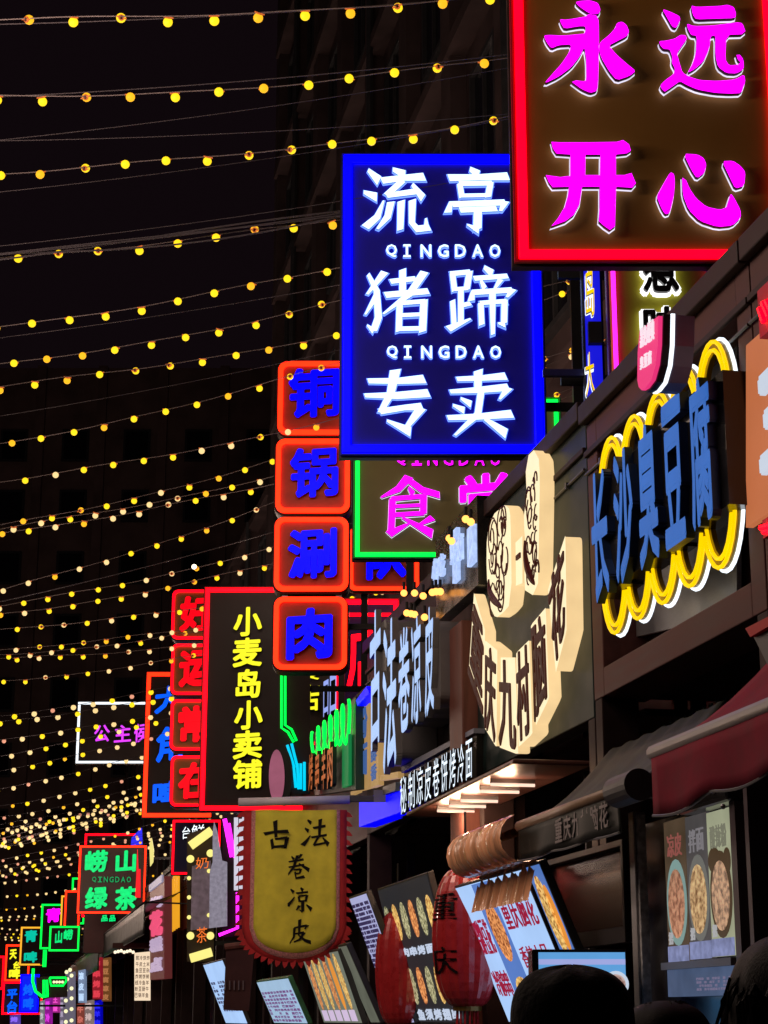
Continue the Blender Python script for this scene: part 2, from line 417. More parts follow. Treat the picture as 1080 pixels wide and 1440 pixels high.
# ================================================================== STRINGS OF LIGHTS
def sphere(mb, c, r, nu=10, nv=7, mi=0, sq=1.0):
    v = [(c[0], c[1], c[2]+r*sq)]; f = []
    for j in range(1, nv):
        a = pi*j/nv
        for i in range(nu):
            b = 2*pi*i/nu; v.append((c[0]+r*sin(a)*cos(b), c[1]+r*sin(a)*sin(b), c[2]+r*cos(a)*sq))
    v.append((c[0], c[1], c[2]-r*sq))
    for i in range(nu): f.append((0, 1+i, 1+(i+1) % nu))
    for j in range(nv-2):
        for i in range(nu):
            a = 1+j*nu+i; b = 1+j*nu+(i+1) % nu; f.append((a, a+nu, b+nu, b))
    e = len(v)-1; q = 1+(nv-2)*nu
    for i in range(nu): f.append((e, q+(i+1) % nu, q+i))
    mb.add(v, f, mi)
def bulb_meshes():
    R = .0315; out = {}
    for nm, m in (('yellow', YEL), ('pale', PALE), ('pink', PINKB), ('amber', glow('amber_bulb_glow', (1, .47, .015), 1.25))):
        mb = MB(); sphere(mb, (0, 0, -.030), R, 12, 8); out[nm] = mb.mesh('bulb', m, True)
    mb = MB()                                  # socket cap above the globe with a dark star in its top
    ringp = [(cos(2*pi*i/10), sin(2*pi*i/10)) for i in range(10)]
    v = [(x*.0255, y*.0255, -.022) for x, y in ringp] + [(x*.019, y*.019, .001) for x, y in ringp] + [(x*.013, y*.013, .003) for x, y in ringp]
    f = [(i, (i+1) % 10, 10+(i+1) % 10, 10+i) for i in range(10)] + [(10+i, 10+(i+1) % 10, 20+(i+1) % 10, 20+i) for i in range(10)]
    mb.add(v, f, 0); mb.add(v, [tuple(range(20, 30))], 1)
    star = [((.0125 if i % 2 == 0 else .006)*cos(pi*i/5+.3), (.0125 if i % 2 == 0 else .006)*sin(pi*i/5+.3), .0045) for i in range(10)]
    mb.add(star, [tuple(range(10))], 1)
    mb.box((-.033, -.004, -.004), (.033, .004, .004), 0)
    out['sock'] = mb.mesh('socket', [SOCK, SOCKD])
    return out
BM = bulb_meshes()
def depth_of(v):
    T = [(-400, 7.2), (-200, 8.4), (-60, 9.6), (28, 10.6), (137, 11.4), (243, 12.2), (361, 13.0), (458, 14.0), (542, 15.6), (626, 17.0), (740, 19.3), (829, 21.3), (884, 23), (955, 26), (1057, 31), (1134, 36), (1200, 44), (1250, 55), (1290, 68), (1315, 85)]
    for a, b in zip(T, T[1:]):
        if v <= b[0]: return a[1] + (b[1]-a[1])*(v-a[0])/(b[0]-a[0])
    return T[-1][1]
def light_string(label, v0, ur, vr, near=True, lamps=0, gap=.297, skipw=()):
    Y = depth_of(v0)
    X0, Z0 = at(0, v0, Y); X1, Z1 = at(ur, vr, Y)
    Xe0 = (-5.2 - Y*sin(ALPHA))/cos(ALPHA); Xe1 = (6.0 - Y*sin(ALPHA))/cos(ALPHA)
    k = .018 + random.uniform(-.004, .004)
    def z(x): return Z0 + (Z1-Z0)*(x-X0)/(X1-X0) + k*(x-X0)*(x-X1)
    r = thing('string_light', label, 'string light', (X0, Y, z(X0)), 0, 'strings of bulbs hung across the street')
    zr = z(X0); ph = random.uniform(0, 6)
    def wob(x): return .012*sin(x*1.9+ph) + .007*sin(x*4.3+ph*2)
    bulbs = []; x = X0 - 6*gap + random.uniform(0, gap)
    xs = []
    while x < Xe1 - .1:
        xs.append(x); x += gap*random.uniform(.965, 1.035)
    x = X0 - 7*gap
    while x > Xe0 + .2: xs.insert(0, x); x -= gap
    n = max(30, int((Xe1-Xe0)/.15)); pts = []
    for i in range(n+1):
        x = Xe0 + (Xe1-Xe0)*i/n
        pts.append((x - X0, 0, z(x) + wob(x) - zr))
    cb = MB(); cb.tube(pts, .0042 if near else .005, 5)
    if near:
        link('cable', cb.mesh('cable', CABLE, True), r)
        for x in xs:
            t = random.random(); kind = 'yellow' if t > .27 else 'amber'
            if Y > 18 and random.random() < .25 + (Y-18)*.03: kind = 'pale'
            c = random.random()
            if c < .52: tilt = random.uniform(-1.1, -.5)
            elif c < .82: tilt = random.uniform(.15, .6)
            else: tilt = random.uniform(1.6, 2.1)
            rot = (tilt, random.uniform(-.3, .3), random.uniform(-.5, .5))
            b = link('bulb', BM[kind], r, (x-X0, random.uniform(-.006, .006), z(x)+wob(x)-zr-.006), rot)
            link('socket', BM['sock'], b)
    else:
        link('cable', cb.mesh('cable', WIRE), r)
        mb = MB()
        for x in xs:
            mi = random.choice([0, 0, 0, 1, 1, 1, 2] if v0 < 1070 else [0, 1, 1, 1, 1, 2, 4]) 
            c = (x-X0 + random.uniform(-.02, .02), random.uniform(-.01, .01), z(x)+wob(x)-zr-.035)
            sphere(mb, c, .043 if mi < 2 else .036, 6, 4, mi)
            mb.box((c[0]-.02, -.02, c[2]+.02), (c[0]+.02, .02, c[2]+.045), 3)
        link('bulb', mb.mesh('bulb', [YEL, PALE, PINKB, SOCKD, MATS['amber_bulb_glow']], True), r, kind='stuff')
    for i in range(lamps):
        x = Xe0 + ((Xe1-Xe0)*(.52 if Y < 12 else .42 if Y < 14 else 1))*(i+.5)/lamps
        li = bpy.data.lights.new('bulb_light', 'POINT'); li.energy = BULB_WATT * (3.3 if Y < 10 else .85 if Y < 30 else 3.0); li.color = (1, .74, .60); li.shadow_soft_size = .3
        lo = bpy.data.objects.new('bulb_light', li); COL.objects.link(lo); lo.parent = r
        lo.location = (x-X0, 0, z(x)-zr-.7)
    return r
STR = [(28, 604, 0), (137, 694, 85), (243, 643, 176), (361, 436, 315), (458, 464, 379), (514, 469, 427), (544, 470, 470), (626, 470, 513), (677, 374, 611),
       (740, 382, 648), (744, 375, 671), (748, 368, 684), (831, 378, 710), (852, 374, 772), (864, 277, 817), (884, 234, 861), (913, 228, 890), (920, 214, 899), (926, 214, 912), (957, 229, 930)]
LN = ['uppermost string of yellow bulbs crossing the top edge of the view', 'second string down, its cable ending at the red framed sign', 'third string down, crossing just above the blue sign',
      'string with a thick wire bundle ending at the top of the blue sign', 'string ending at the blue frame beside the first small QINGDAO line', 'string ending at the blue frame level with the middle characters',
      'string whose last bulb hangs just above the copper pot sign stack', 'wavy string crossing in front of the topmost red box of the sign stack', 'string ending left of the second red box of the stack',
      'highest of three strings bunched together left of the second red box', 'middle of three bunched strings left of the second red box', 'lowest of three bunched strings left of the second red box',
      'steep single string rising to the gap under the second red box', 'string with one brilliant white bulb passing over the red lettered squares', 'string skimming the top of the red lettered square stack',
      'flat string meeting the first red lettered square', 'string ending beside the lower edge of the first red lettered square', 'bunched string reaching the second red lettered square', 'bunched string just under another beside the red lettered squares',
      'string sloping down left above the white framed sign']
for i, (v0, ur, vr) in enumerate(STR):
    light_string(LN[i], v0, ur, vr, lamps=(5 if i in (0, 2, 4, 7, 10, 12, 15, 19) else 0))
for i, (v0, ur, vr) in enumerate([(-60, 604, -100), (-330, 604, -400)]):
    light_string(['string of bulbs just above the top edge of the view', 'string of bulbs hung nearest to the camera overhead'][i], v0, ur, vr, near=False, lamps=5)
far = [(1006, 192, 976), (1014, 181, 990), (1040, 190, 1010), (1062, 190, 1022), (1084, 150, 1052), (1108, 138, 1079), (1134, 192, 1092), (1149, 193, 1108), (1166, 193, 1127)]
for v in (1160, 1169, 1173, 1182, 1188, 1193, 1226, 1233): far.append((v, 192, v - random.uniform(38, 60)))
v = 1178
while v < 1322:
    far.append((v, 190, v - 62*(1340-v)/180 + random.uniform(-6, 6))); v += random.choice([4, 7, 10, 12, 19])
fl = ['crossing over the white framed sign', 'just under the top edge of the white framed sign', 'level with the purple characters of the white framed sign', 'running below the purple characters', 'touching the lower edge of the white framed sign',
      'first below the white framed sign', 'second below the white framed sign', 'third below the white framed sign', 'fourth below the white framed sign']
DENSE = ['just above the dense band, bulbs set wider', 'crossing just over the dense band left of the orange frame', 'forming the upper rim of the dense glittering band', 'second within the dense glittering band', 'third within the dense glittering band', 'fourth within the dense glittering band', 'fifth within the dense glittering band', 'sixth within the dense band, sagging lower', 'lowest of the dense glittering band', 'meeting the lower corner of the orange red frame', 'just above the red frame behind the tea sign', 'meeting the top edge of the red frame behind the tea sign', 'ending at the orange top edge of the tea sign',
         'level with the upper tea sign characters', 'level with the small middle line of the tea sign', 'level with the lower tea sign characters', 'ending at the lower tea sign corner', 'above the green frame with the magenta character',
         'level with the top of the green magenta-lettered sign', 'level with the magenta character', 'just above the teal beer characters', 'level with the top of the beer sign', 'lowest of all, behind the small yellow characters', 'skimming the far roofs']
for i, (v0, ur, vr) in enumerate(far):
    lab = 'distant string of bulbs ' + (fl[i] if i < len(fl) else DENSE[(i-len(fl)) % len(DENSE)])
    light_string(lab, v0, ur, vr, near=False, lamps=(3 if i % 3 == 2 else 0), gap=.30)
# bright white bulb
mb = MB(); sphere(mb, (0, 0, 0), .03, 12, 8); link('white_bulb', mb.mesh('white_bulb', glow('white_bulb_glow', (1, .85, .6), 3)), None,
    loc=(at(273, 797, 21)[0], 21, at(273, 797, 21)[1]), label='single brilliant white bulb above the red lettered squares', category='bulb')
# plain wires and the sagging wire bundle
def wire(label, a, b, Y, r=.004, n=1, sagk=.012, Yb=None):
    X0, Z0 = at(*a, Y); X1, Z1 = at(*b, Y)
    mb = MB(); sl = (Z1-Z0)/(X1-X0)
    for q in range(n):
        pts = []; ph = random.uniform(0, 6)
        for i in range(41):
            x = X0 - 1.5 + (X1 - X0 + 3.2)*i/40
            pts.append((x-X0, q*.01, (x-X0)*sl + sagk*(x-X0)*(x-X1) + .02*q*sin(x*1.3+ph)))
        mb.tube(pts, r, 5)
    link('overhead_wire', mb.mesh('overhead_wire', WIRE, True), None, loc=(X0, Y, Z0), label=label, category='wire', group='bare wires strung over the street')
wire('pale bundle of twisted wires sagging above the fourth bulb string', (0, 358), (478, 300), 12.9, .007, 4)
wire('thin bare wire just under the uppermost bulb string', (0, 34), (604, 2), 10.7)
wire('thin bare wire close above the second bulb string', (0, 136), (700, 78), 11.5)
wire('thin bare wire between the second and third bulb strings', (0, 198), (716, 160), 11.8, .003)
wire('thin bare wire between the second and third bulb strings, the steeper one', (0, 197), (716, 95), 11.9, .003)
wire('thin bare wire just under the third bulb string', (0, 270), (700, 170), 12.4, .003)
wire('thin bare wire between the third and fourth bulb strings', (0, 346), (478, 283), 12.7, .003)
wire('thin bare wire below the fifth bulb string', (0, 475), (470, 402), 14.2, .003)
wire('thin bare wire under the seventh bulb string', (0, 585), (420, 505), 16, .003)
wire('bare wire rising over the steep string left of the stack', (0, 846), (378, 750), 21, .006)

# ================================================================== BLADE SIGNS
def post_for(Y, x_right_world, z0w, z1w, r, f, back=.16):
    """steel mast inside the stall row carrying the sign, with two arms"""
    Xp = (3.9 - Y*sin(ALPHA))/cos(ALPHA)
    mb = MB(); y = back + .06
    mb.box((Xp-f.X-.04, y-.04, -f.Z), (Xp-f.X+.04, y+.04, z1w-f.Z+.05)); link('mast', mb.mesh('mast', BLACK), r)
    for zz in (z0w + .18*(z1w-z0w), z1w - .18*(z1w-z0w)):
        mb = MB(); a = x_right_world - .25; mb.box((min(a, Xp)-f.X, back-.01, zz-f.Z-.03), (max(a, Xp)-f.X, back+.03, zz-f.Z+.03)); link('arm', mb.mesh('arm', BLACK), r)
def blade(name, label, u0, v0, u1, v1, Y, plate, tube, chan, fw=12, rad=0, tw=.62, cat='neon sign', group=None, thick=.16, post=True, case=BLACK):
    thick = thick*.5
    f = BF(Y, (u0+u1)/2, v1); r = f.root(name, label, cat, group)
    um, vm = (u0+u1)/2, (v0+v1)/2
    x0 = f.p(u0, vm)[0]; x1 = f.p(u1, vm)[0]; z0 = f.p(um, v1)[1]; z1 = f.p(um, v0)[1]
    px = (x1-x0)/(u1-u0); F_ = fw*px; R = rad*px
    mb = MB(); mb.prism(roundrect(x0-.012, x1+.012, z0-.012, z1+.012, R+.01 if R else 0), .012, thick); link('casing', mb.mesh('casing', case), r)
    mb = MB(); mb.prism(roundrect(x0+.004, x1-.004, z0+.004, z1-.004, R), .0, .01); link('plate', mb.mesh('plate', plate), r)
    if tube:
        mb = MB(); ring(mb, roundrect(x0, x1, z0, z1, R), roundrect(x0+F_*.12, x1-F_*.12, z0+F_*.12, z1-F_*.12, R*.9), -.030, -.0005)
        link('frame_rim', mb.mesh('frame_rim', chan), r)
        a = F_*(1-tw)/2+F_*.08; b = a + F_*tw
        mb = MB(); ring(mb, roundrect(x0+a, x1-a, z0+a, z1-a, R*.85), roundrect(x0+b, x1-b, z0+b, z1-b, max(0, R*.85-F_*tw*.6)), -.026, -.004)
        link('neon_tube', mb.mesh('neon_tube', tube), r, bevel=min(.006, F_*tw*.3))
    f.px = px; f.r = r
    if post: post_for(Y, x1+f.X, z0+f.Z, z1+f.Z, r, f)
    return f
def letters(f, items, face, side=SIDED, bold=.035, halo=None, hb=.02, proud=.035, depth=.03, skew=.08, name='character', dy=0):
    """items: (char,u0,v0,u1,v1)"""
    for ch, u0, v0, u1, v1 in items:
        um, vm = (u0+u1)/2, (v0+v1)/2
        x0 = f.p(u0, vm, dy)[0]; x1 = f.p(u1, vm, dy)[0]; z0 = f.p(um, v1, dy)[1]; z1 = f.p(um, v0, dy)[1]
        mb = MB(); glyph_mb(mb, ch, rectq(x0, x1, z0, z1), dy-proud-depth, dy-proud+.0, bold, 0, 1, skew)
        o = link(name, mb.mesh(name, [face, side]), f.r)
        if halo:
            e = (x1-x0)*hb
            mb = MB(); glyph_mb(mb, ch, rectq(x0-e, x1+e, z0-e, z1+e), dy-proud+.003, dy-proud+.010, bold+hb, 0, 0, skew)
            link('back_light', mb.mesh('back_light', halo), o)
def traced(f, polys, scale, off, face, side, halo=None, he=.010, proud=.04, depth=.035, flip=False, name='character', step=.0):
    """polys: outlines in magnified-photo coordinates -> raised channel letter"""
    mb = MB(); hb = MB()
    for i, pl in enumerate(polys):
        q = [f.p(x/scale+off[0], y/scale+off[1]) for x, y in pl]
        mb.prism(q, -proud-depth-step*i, -proud, 0, 1)
        if halo: hb.prism(grow(q, he), -proud+.003-.0006*i, -proud+.012+.0006*i)
    o = link(name, mb.mesh(name, [face, side]), f.r)
    if halo: link('back_light', hb.mesh('back_light', halo), o)
    return o

# ---- red framed sign with magenta characters
f = blade('hanging_sign', 'huge brown sign with red frame and four magenta characters, at the top of the view', 719, -64, 1100, 371, 10, PLATE, REDT, REDC, fw=22, tw=.60, case=DARKWOOD)
YONG = [[(243,103),(270,105),(345,92),(352,84),(368,84),(372,87),(390,88),(398,110),(399,215),(395,370),(388,388),(365,395),(330,380),(292,352),(300,345),(345,350),(350,330),(349,262),(341,212),(322,250),(290,292),(240,330),(182,358),(205,330),(250,280),(280,235),(290,202),(240,205),(210,218),(192,195),(180,168),(200,165),(255,168),(340,160),(347,150),(345,130),(320,130),(262,140),(250,122)],
        [(305,35),(325,30),(365,28),(395,38),(405,65),(398,80),(372,84),(350,72),(325,55)],
        [(402,195),(440,165),(462,140),(470,118),(490,112),(508,125),(518,150),(512,168),(470,190),(437,207),(470,245),(510,280),(545,308),(520,328),(470,345),(440,310),(408,255),(400,225)]]
YUAN = [[(650,62),(680,72),(718,90),(722,105),(705,137),(690,132),(672,100)], [(765,48),(785,54),(880,50),(910,45),(935,55),(943,80),(940,98),(860,100),(785,103),(772,85)],
        [(748,120),(775,130),(850,128),(945,115),(968,118),(980,150),(978,162),(905,164),(900,262),(915,286),(948,284),(962,275),(950,262),(945,245),(955,240),(972,262),(974,300),(945,318),(905,316),(872,292),(862,250),(862,166),(842,170),(838,215),(815,268),(780,300),(750,316),(770,280),(785,235),(788,168),(765,165),(752,140)],
        [(638,190),(665,188),(700,180),(722,165),(742,166),(748,180),(730,205),(708,238),(718,275),(730,315),(760,332),(800,345),(870,348),(940,342),(975,322),(980,350),(964,396),(920,398),(860,395),(790,382),(750,365),(720,348),(690,370),(660,390),(650,382),(642,365),(662,345),(694,322),(702,300),(688,275),(690,250),(680,222),(655,220),(642,205)]]
KAI = [[(210,590),(245,592),(360,592),(470,590),(495,583),(518,600),(525,625),(510,635),(465,640),(466,722),(500,722),(528,714),(545,755),(530,772),(467,767),(464,850),(462,925),(442,940),(420,925),(398,905),(402,850),(402,768),(345,768),(332,770),(322,835),(298,880),(265,905),(210,925),(235,895),(262,850),(276,800),(280,770),(215,770),(200,750),(188,722),(245,730),(285,725),(286,640),(230,636),(216,615)]]
KAIH = [[(345,640),(406,640),(404,722),(344,722)]]
XIN = [[(682,710),(697,718),(700,755),(695,810),(680,872),(662,878),(645,850),(628,806),(650,765)], [(735,637),(790,640),(815,655),(825,680),(818,712),(788,735),(765,700)],
       [(888,667),(930,665),(960,685),(980,710),(975,765),(940,775),(920,735)], [(730,732),(742,736),(758,775),(785,815),(825,848),(880,860),(905,850),(912,825),(922,795),(935,812),(960,860),(962,890),(930,922),(870,928),(800,905),(755,860),(732,800)]]
def kai_poly(outer, hole):   # keyhole the hole into the outline
    return outer[:1] and [outer[0][:31]] 
for pl in (YONG, YUAN, XIN):
    traced(f, [smoothpoly(p) for p in pl], 2.842, (700, 0), MAG, MAGD, HALO, .004)
K = [[(210,590),(245,592),(360,592),(470,590),(495,583),(518,600),(525,625),(510,635),(465,640),(406,640),(345,640),(285,640),(230,636),(216,615)],
     [(188,722),(245,730),(285,725),(345,722),(404,722),(466,722),(500,722),(528,714),(545,755),(530,772),(467,768),(402,768),(332,768),(280,768),(215,770),(200,750)],
     [(286,639),(345,639),(344,723),(286,726)], [(405,639),(466,639),(466,723),(404,723)],
     [(280,767),(332,767),(322,835),(298,880),(265,905),(210,925),(235,895),(262,850),(276,800)], [(402,767),(467,767),(464,850),(462,925),(442,940),(420,925),(398,905),(402,850)]]
traced(f, K, 2.842, (700, 0), MAG, MAGD, HALO, .004, step=.0004)

# ---- blue sign with white characters
f = blade('hanging_sign', 'deep blue sign with glowing blue frame, six white characters and two QINGDAO lines', 480, 218, 763, 641, 12.7, PLATE_BL, BLUET, BLUEC, fw=15, tw=.8, case=mat('navy_casing', (.01, .01, .06), .4))
S = lambda *p, w: (list(p), w if isinstance(w, (list, tuple)) else [w])
WH = {
 '流': [S((170,152),(215,196), w=[12,34]), S((152,243),(205,264), w=[12,32]), S((158,388),(208,345),(234,278), w=[28,24,5]), S((226,196),(320,184),(402,180), w=[24,22,30]), S((272,150),(322,172), w=[14,32]),
       S((312,196),(246,256), w=[22,22]), S((246,258),(372,240), w=[18,22]), S((352,212),(396,268), w=[12,28]), S((264,284),(250,345),(208,396), w=[26,24,8]), S((306,280),(302,400), w=[26,22]), S((352,276),(350,370),(372,396),(424,390), w=[26,22,26,24]), S((410,396),(408,352), w=[20,6])],
 '亭': [S((590,148),(626,172), w=[16,32]), S((502,184),(620,182),(748,178), w=[26,22,30]), S((547,205),(556,264), w=20), S((546,208),(682,206), w=18), S((674,204),(664,264), w=22), S((552,258),(668,256), w=14),
       S((512,282),(498,328), w=[12,26]), S((516,294),(735,286), w=22), S((735,282),(716,322), w=[28,10]), S((548,318),(700,312), w=20), S((622,316),(620,398), w=30), S((626,402),(578,378), w=[24,5])],
 '猪': [S((238,572),(166,664), w=[26,8]), S((170,582),(205,650),(212,760),(192,816), w=[12,22,26,24]), S((192,816),(166,792), w=[20,5]), S((206,668),(158,748), w=[22,6]),
       S((262,612),(366,600), w=18), S((312,562),(312,650), w=24), S((240,668),(418,652), w=22), S((402,572),(340,664),(232,746), w=[28,24,6]), S((300,700),(296,818), w=22), S((400,690),(394,820), w=26), S((300,702),(408,694), w=16), S((302,752),(396,748), w=14), S((300,808),(396,806), w=16)],
 '蹄': [S((517,574),(526,650), w=20), S((510,580),(592,572), w=18), S((588,570),(576,645), w=22), S((524,644),(580,640), w=14), S((552,648),(552,780), w=20), S((552,712),(592,702), w=16), S((518,690),(524,790), w=18), S((500,808),(592,766), w=[26,6]),
       S((648,554),(682,580), w=[14,28]), S((606,600),(745,590), w=18), S((634,608),(650,642), w=[10,20]), S((716,604),(692,642), w=[20,8]), S((602,650),(594,692), w=[12,24]), S((602,658),(764,648), w=20), S((766,644),(742,678), w=[26,8]),
       S((634,700),(638,792), w=20), S((632,702),(742,694), w=16), S((732,692),(730,786), w=22), S((734,792),(706,786), w=[20,6]), S((682,662),(684,832), w=[24,14])],
 '专': [S((170,1022),(290,1022),(402,1014), w=[18,22,32]), S((156,1082),(290,1082),(420,1072), w=[14,26,30]), S((282,976),(262,1075),(220,1152), w=[38,28,18]), S((218,1148),(320,1132),(392,1128), w=[22,20,28]), S((388,1134),(322,1222), w=[34,14]), S((248,1186),(345,1232), w=[8,34])],
 '卖': [S((536,1014),(640,1010),(738,1002), w=[16,20,28]), S((624,978),(622,1062), w=[32,24]), S((508,1066),(620,1060),(748,1048), w=[14,22,28]), S((748,1050),(712,1098), w=[30,6]), S((552,1094),(594,1118), w=[8,24]), S((520,1122),(566,1144), w=[8,24]),
       S((498,1174),(620,1170),(764,1158), w=[18,22,30]), S((636,1062),(622,1160),(528,1246), w=[24,26,8]), S((650,1178),(740,1240), w=[12,34])]}
def brush(f, strokes, scale, off, face, side, halo=None, k=1.0, extra=2.0, **kw):
    polys = [stroke_poly(p, [q*k for q in w]) for p, w in strokes]
    o = traced(f, polys, scale, off, face, side, None, step=.0005, **kw)
    if halo:
        hb = MB(); pr = kw.get('proud', .04)
        for i, (p, w) in enumerate(strokes):
            pl = stroke_poly(p, [q*k for q in w], extra)
            hb.prism([f.p(x/scale+off[0], y/scale+off[1]) for x, y in pl], -pr+.003-.0004*i, -pr+.012+.0004*i)
        link('back_light', hb.mesh('back_light', halo), o)
SIDEB = mat('letter_side_blue', (.04, .10, .55), .4)
for ch, st in WH.items(): brush(f, st, 2.939, (460, 190), WHT, SIDEB, HALOB, k=1.10, extra=3.5, proud=.022, depth=.010)
for (uL, vT, step_) in ((543, 346, 24.2), (544, 488, 24.2)):
    letters(f, [(c, uL+i*step_, vT, uL+i*step_+(15 if c != 'I' else 10), vT+18) for i, c in enumerate('QINGDAO')], WHT, SIDED, .012, HALOB, .06, .02, .012, 0, 'letter')

# ---- four red boxes 铜锅涮肉
f0 = BF(18.5, 440, 945); stack = f0.root('stacked_box_sign', 'stack of four red boxes with orange edges and blue characters left of the blue sign', 'neon sign')
for ch, (u0, v0, u1, v1), (a, b, c, d) in zip('铜锅涮肉', [(391,509,494,612), (388,618,492,722), (386,728,490,832), (385,840,488,942)], [(406,520,478,590), (408,632,476,702), (405,746,474,816), (403,857,468,929)]):
    f = BF(18.5, (u0+u1)/2, v1)
    f.X, f.Z = f0.X, f0.Z
    um, vm = (u0+u1)/2, (v0+v1)/2
    x0 = f.p(u0, vm)[0]; x1 = f.p(u1, vm)[0]; z0 = f.p(um, v1)[1]; z1 = f.p(um, v0)[1]; px = (x1-x0)/(u1-u0)
    mb = MB(); mb.prism(roundrect(x0-.02, x1+.015, z0-.015, z1+.015, 15*px), .03, .26); bx = link('sign_box', mb.mesh('sign_box', DARKWOOD), stack)
    mb = MB(); mb.prism(roundrect(x0, x1, z0, z1, 13*px), .0, .028); link('plate', mb.mesh('plate', PLATE_RED), bx)
    mb = MB(); ring(mb, roundrect(x0, x1, z0, z1, 13*px, 6), roundrect(x0+7*px, x1-7*px, z0+7*px, z1-7*px, 8*px, 6), -.035, -.002); link('neon_tube', mb.mesh('neon_tube', ORT), bx, bevel=.008)
    q = rectq(f.p(a, vm)[0], f.p(c, vm)[0], f.p(um, d)[1], f.p(um, b)[1])
    mb = MB(); glyph_mb(mb, ch, q, -.075, -.03, .033 if ch != '肉' else .042, 0, 1, .06); link('character', mb.mesh('character', [BLUEF, MAGD]), bx)
    for (pu, pv) in ((u0+14, v1+3), (u1-14, v1+3)):
        if ch != '肉':
            X = f.p(pu, pv); mb = MB(); mb.box((X[0]-.03, .08, X[1]-.06), (X[0]+.03, .14, X[1]+.06)); link('spacer', mb.mesh('spacer', GREY), stack)
f0.r = stack; post_for(18.5, f0.X+.3, f0.Z, f0.Z+2.9, stack, f0, back=.26)

# ---- green framed sign 食堂
f = blade('hanging_sign', 'olive sign with thin green neon frame and magenta canteen characters under the blue sign', 497, 560, 790, 786, 16, PLATE_OL, GRT, GRC, fw=10, tw=.62)
SHI = [S((285,160),(240,212),(168,247), w=[34,26,6]), S((280,172),(340,216),(414,238), w=[22,24,24]), S((284,205),(302,234), w=[12,22]), S((216,250),(210,395), w=28), S((212,254),(352,242), w=18), S((346,238),(345,318), w=28), S((214,286),(346,280), w=13), S((214,322),(346,314), w=17), S((200,402),(284,358), w=[30,8]), S((384,334),(326,364), w=[26,8]), S((256,332),(384,402), w=[8,34])]
brush(f, SHI, 3, (480, 620), MAG, MAGD, HALO, k=1.05, extra=1.5)
letters(f, [('堂', 645, 668, 722, 752)], MAG, MAGD, .03, HALO, .012)
letters(f, [(c, 557+i*22, 637, 557+i*22+14, 656) for i, c in enumerate('QINGDAO')], MAG, MAGD, .015, None, 0, .02, .012, 0, 'letter')
# ---- red box 队 and red framed 广 behind
f = blade('box_sign', 'red box with orange rounded edge and blue character, half hidden under the green framed sign', 490, 742, 590, 832, 21, PLATE_RED, ORT, ORC, fw=7, rad=10, tw=.8)
letters(f, [('队', 515, 752, 572, 816)], BLUEF, MAGD, .045)
f = blade('hanging_sign', 'dark blue sign with doubled red frame and one red character behind the red box stack', 470, 842, 562, 1010, 24, mat('dark_indigo_plate', (.03, .01, .09), .5), REDT, REDC, fw=9, tw=.7)
mb = MB(); q = [f.p(480, 865), f.p(556, 865)]; mb.tube([(q[0][0], -.03, q[0][1]), (q[1][0], -.03, q[1][1])], .022, 8); link('neon_tube', mb.mesh('neon_tube', REDT2), f.r)
letters(f, [('店', 488, 880, 545, 968)], REDT2, MAGD, .02)

# ---- 小麦岛小卖铺
f = blade('hanging_sign', 'tall black sign with thin red frame and a column of six yellow characters', 284, 826, 450, 1141, 22.5, PLATE_K, REDT2, REDC, fw=7.5, tw=.8)
it = []
for ch, (u0, v0, u1, v1) in zip('小麦岛小卖铺', [(329,855,369,896), (328,898,369,939), (332,942,367,983), (330,986,370,1027), (328,1028,369,1068), (328,1069,369,1110)]): it.append((ch, u0, v0, u1, v1))
letters(f, it, YELF, SIDED, .033, None, skew=.06)
# ---- 好运常在 squares
stack = BF(28, 285, 1136); r = stack.root('stacked_box_sign', 'vertical stack of four brown squares with red rims and red characters behind the black sign', 'neon sign')
for ch, (u0, v0, u1, v1) in zip('好运常在', [(242,830,312,899), (241,906,311,977), (240,984,310,1055), (240,1063,310,1134)]):
    um, vm = (u0+u1)/2, (v0+v1)/2
    x0 = stack.p(u0, vm)[0]; x1 = stack.p(u1, vm)[0]; z0 = stack.p(um, v1)[1]; z1 = stack.p(um, v0)[1]; px = (x1-x0)/(u1-u0)
    mb = MB(); mb.prism(roundrect(x0-.02, x1+.01, z0-.02, z1+.01, 9*px), .03, .3); bx = link('sign_box', mb.mesh('sign_box', BLACK), r)
    mb = MB(); mb.prism(roundrect(x0, x1, z0, z1, 8*px), 0, .028); link('plate', mb.mesh('plate', PLATE), bx)
    mb = MB(); ring(mb, roundrect(x0, x1, z0, z1, 8*px), roundrect(x0+3.4*px, x1-3.4*px, z0+3.4*px, z1-3.4*px, 6*px), -.03, -.002); link('neon_tube', mb.mesh('neon_tube', REDT2), bx)
    mb = MB(); glyph_mb(mb, ch, rectq(x0+11*px, x1-9*px, z0+10*px, z1-9*px), -.075, -.03, .05, 0, 1, .06); link('character', mb.mesh('character', [REDF, MAGD]), bx)
stack.r = r; post_for(28, stack.X+.3, stack.Z, stack.Z+3.3, r, stack, .3)
# ---- orange red framed with blue characters
f = blade('hanging_sign', 'dark sign with orange red frame and cut off blue characters behind the brown squares', 203, 945, 300, 1150, 33, PLATE_K, ORT, ORC, fw=6, tw=.9)
letters(f, [('大', 218, 965, 258, 1004), ('角', 220, 1022, 258, 1072), ('啤', 215, 1098, 255, 1136)], STRB, SIDED, .04)
# ---- white frame with purple characters
f = blade('hanging_sign', 'black sign with white neon frame and small purple characters over the street', 108, 987, 290, 1074, 42, PLATE_K, WHITET, GREY, fw=3.6, tw=.9)
letters(f, [('公', 133, 1020, 155, 1044), ('主', 161, 1020, 185, 1044), ('侯', 189, 1018, 210, 1044)], glow('purple_face', (.75, .05, 1), 1.2), SIDED, .02)
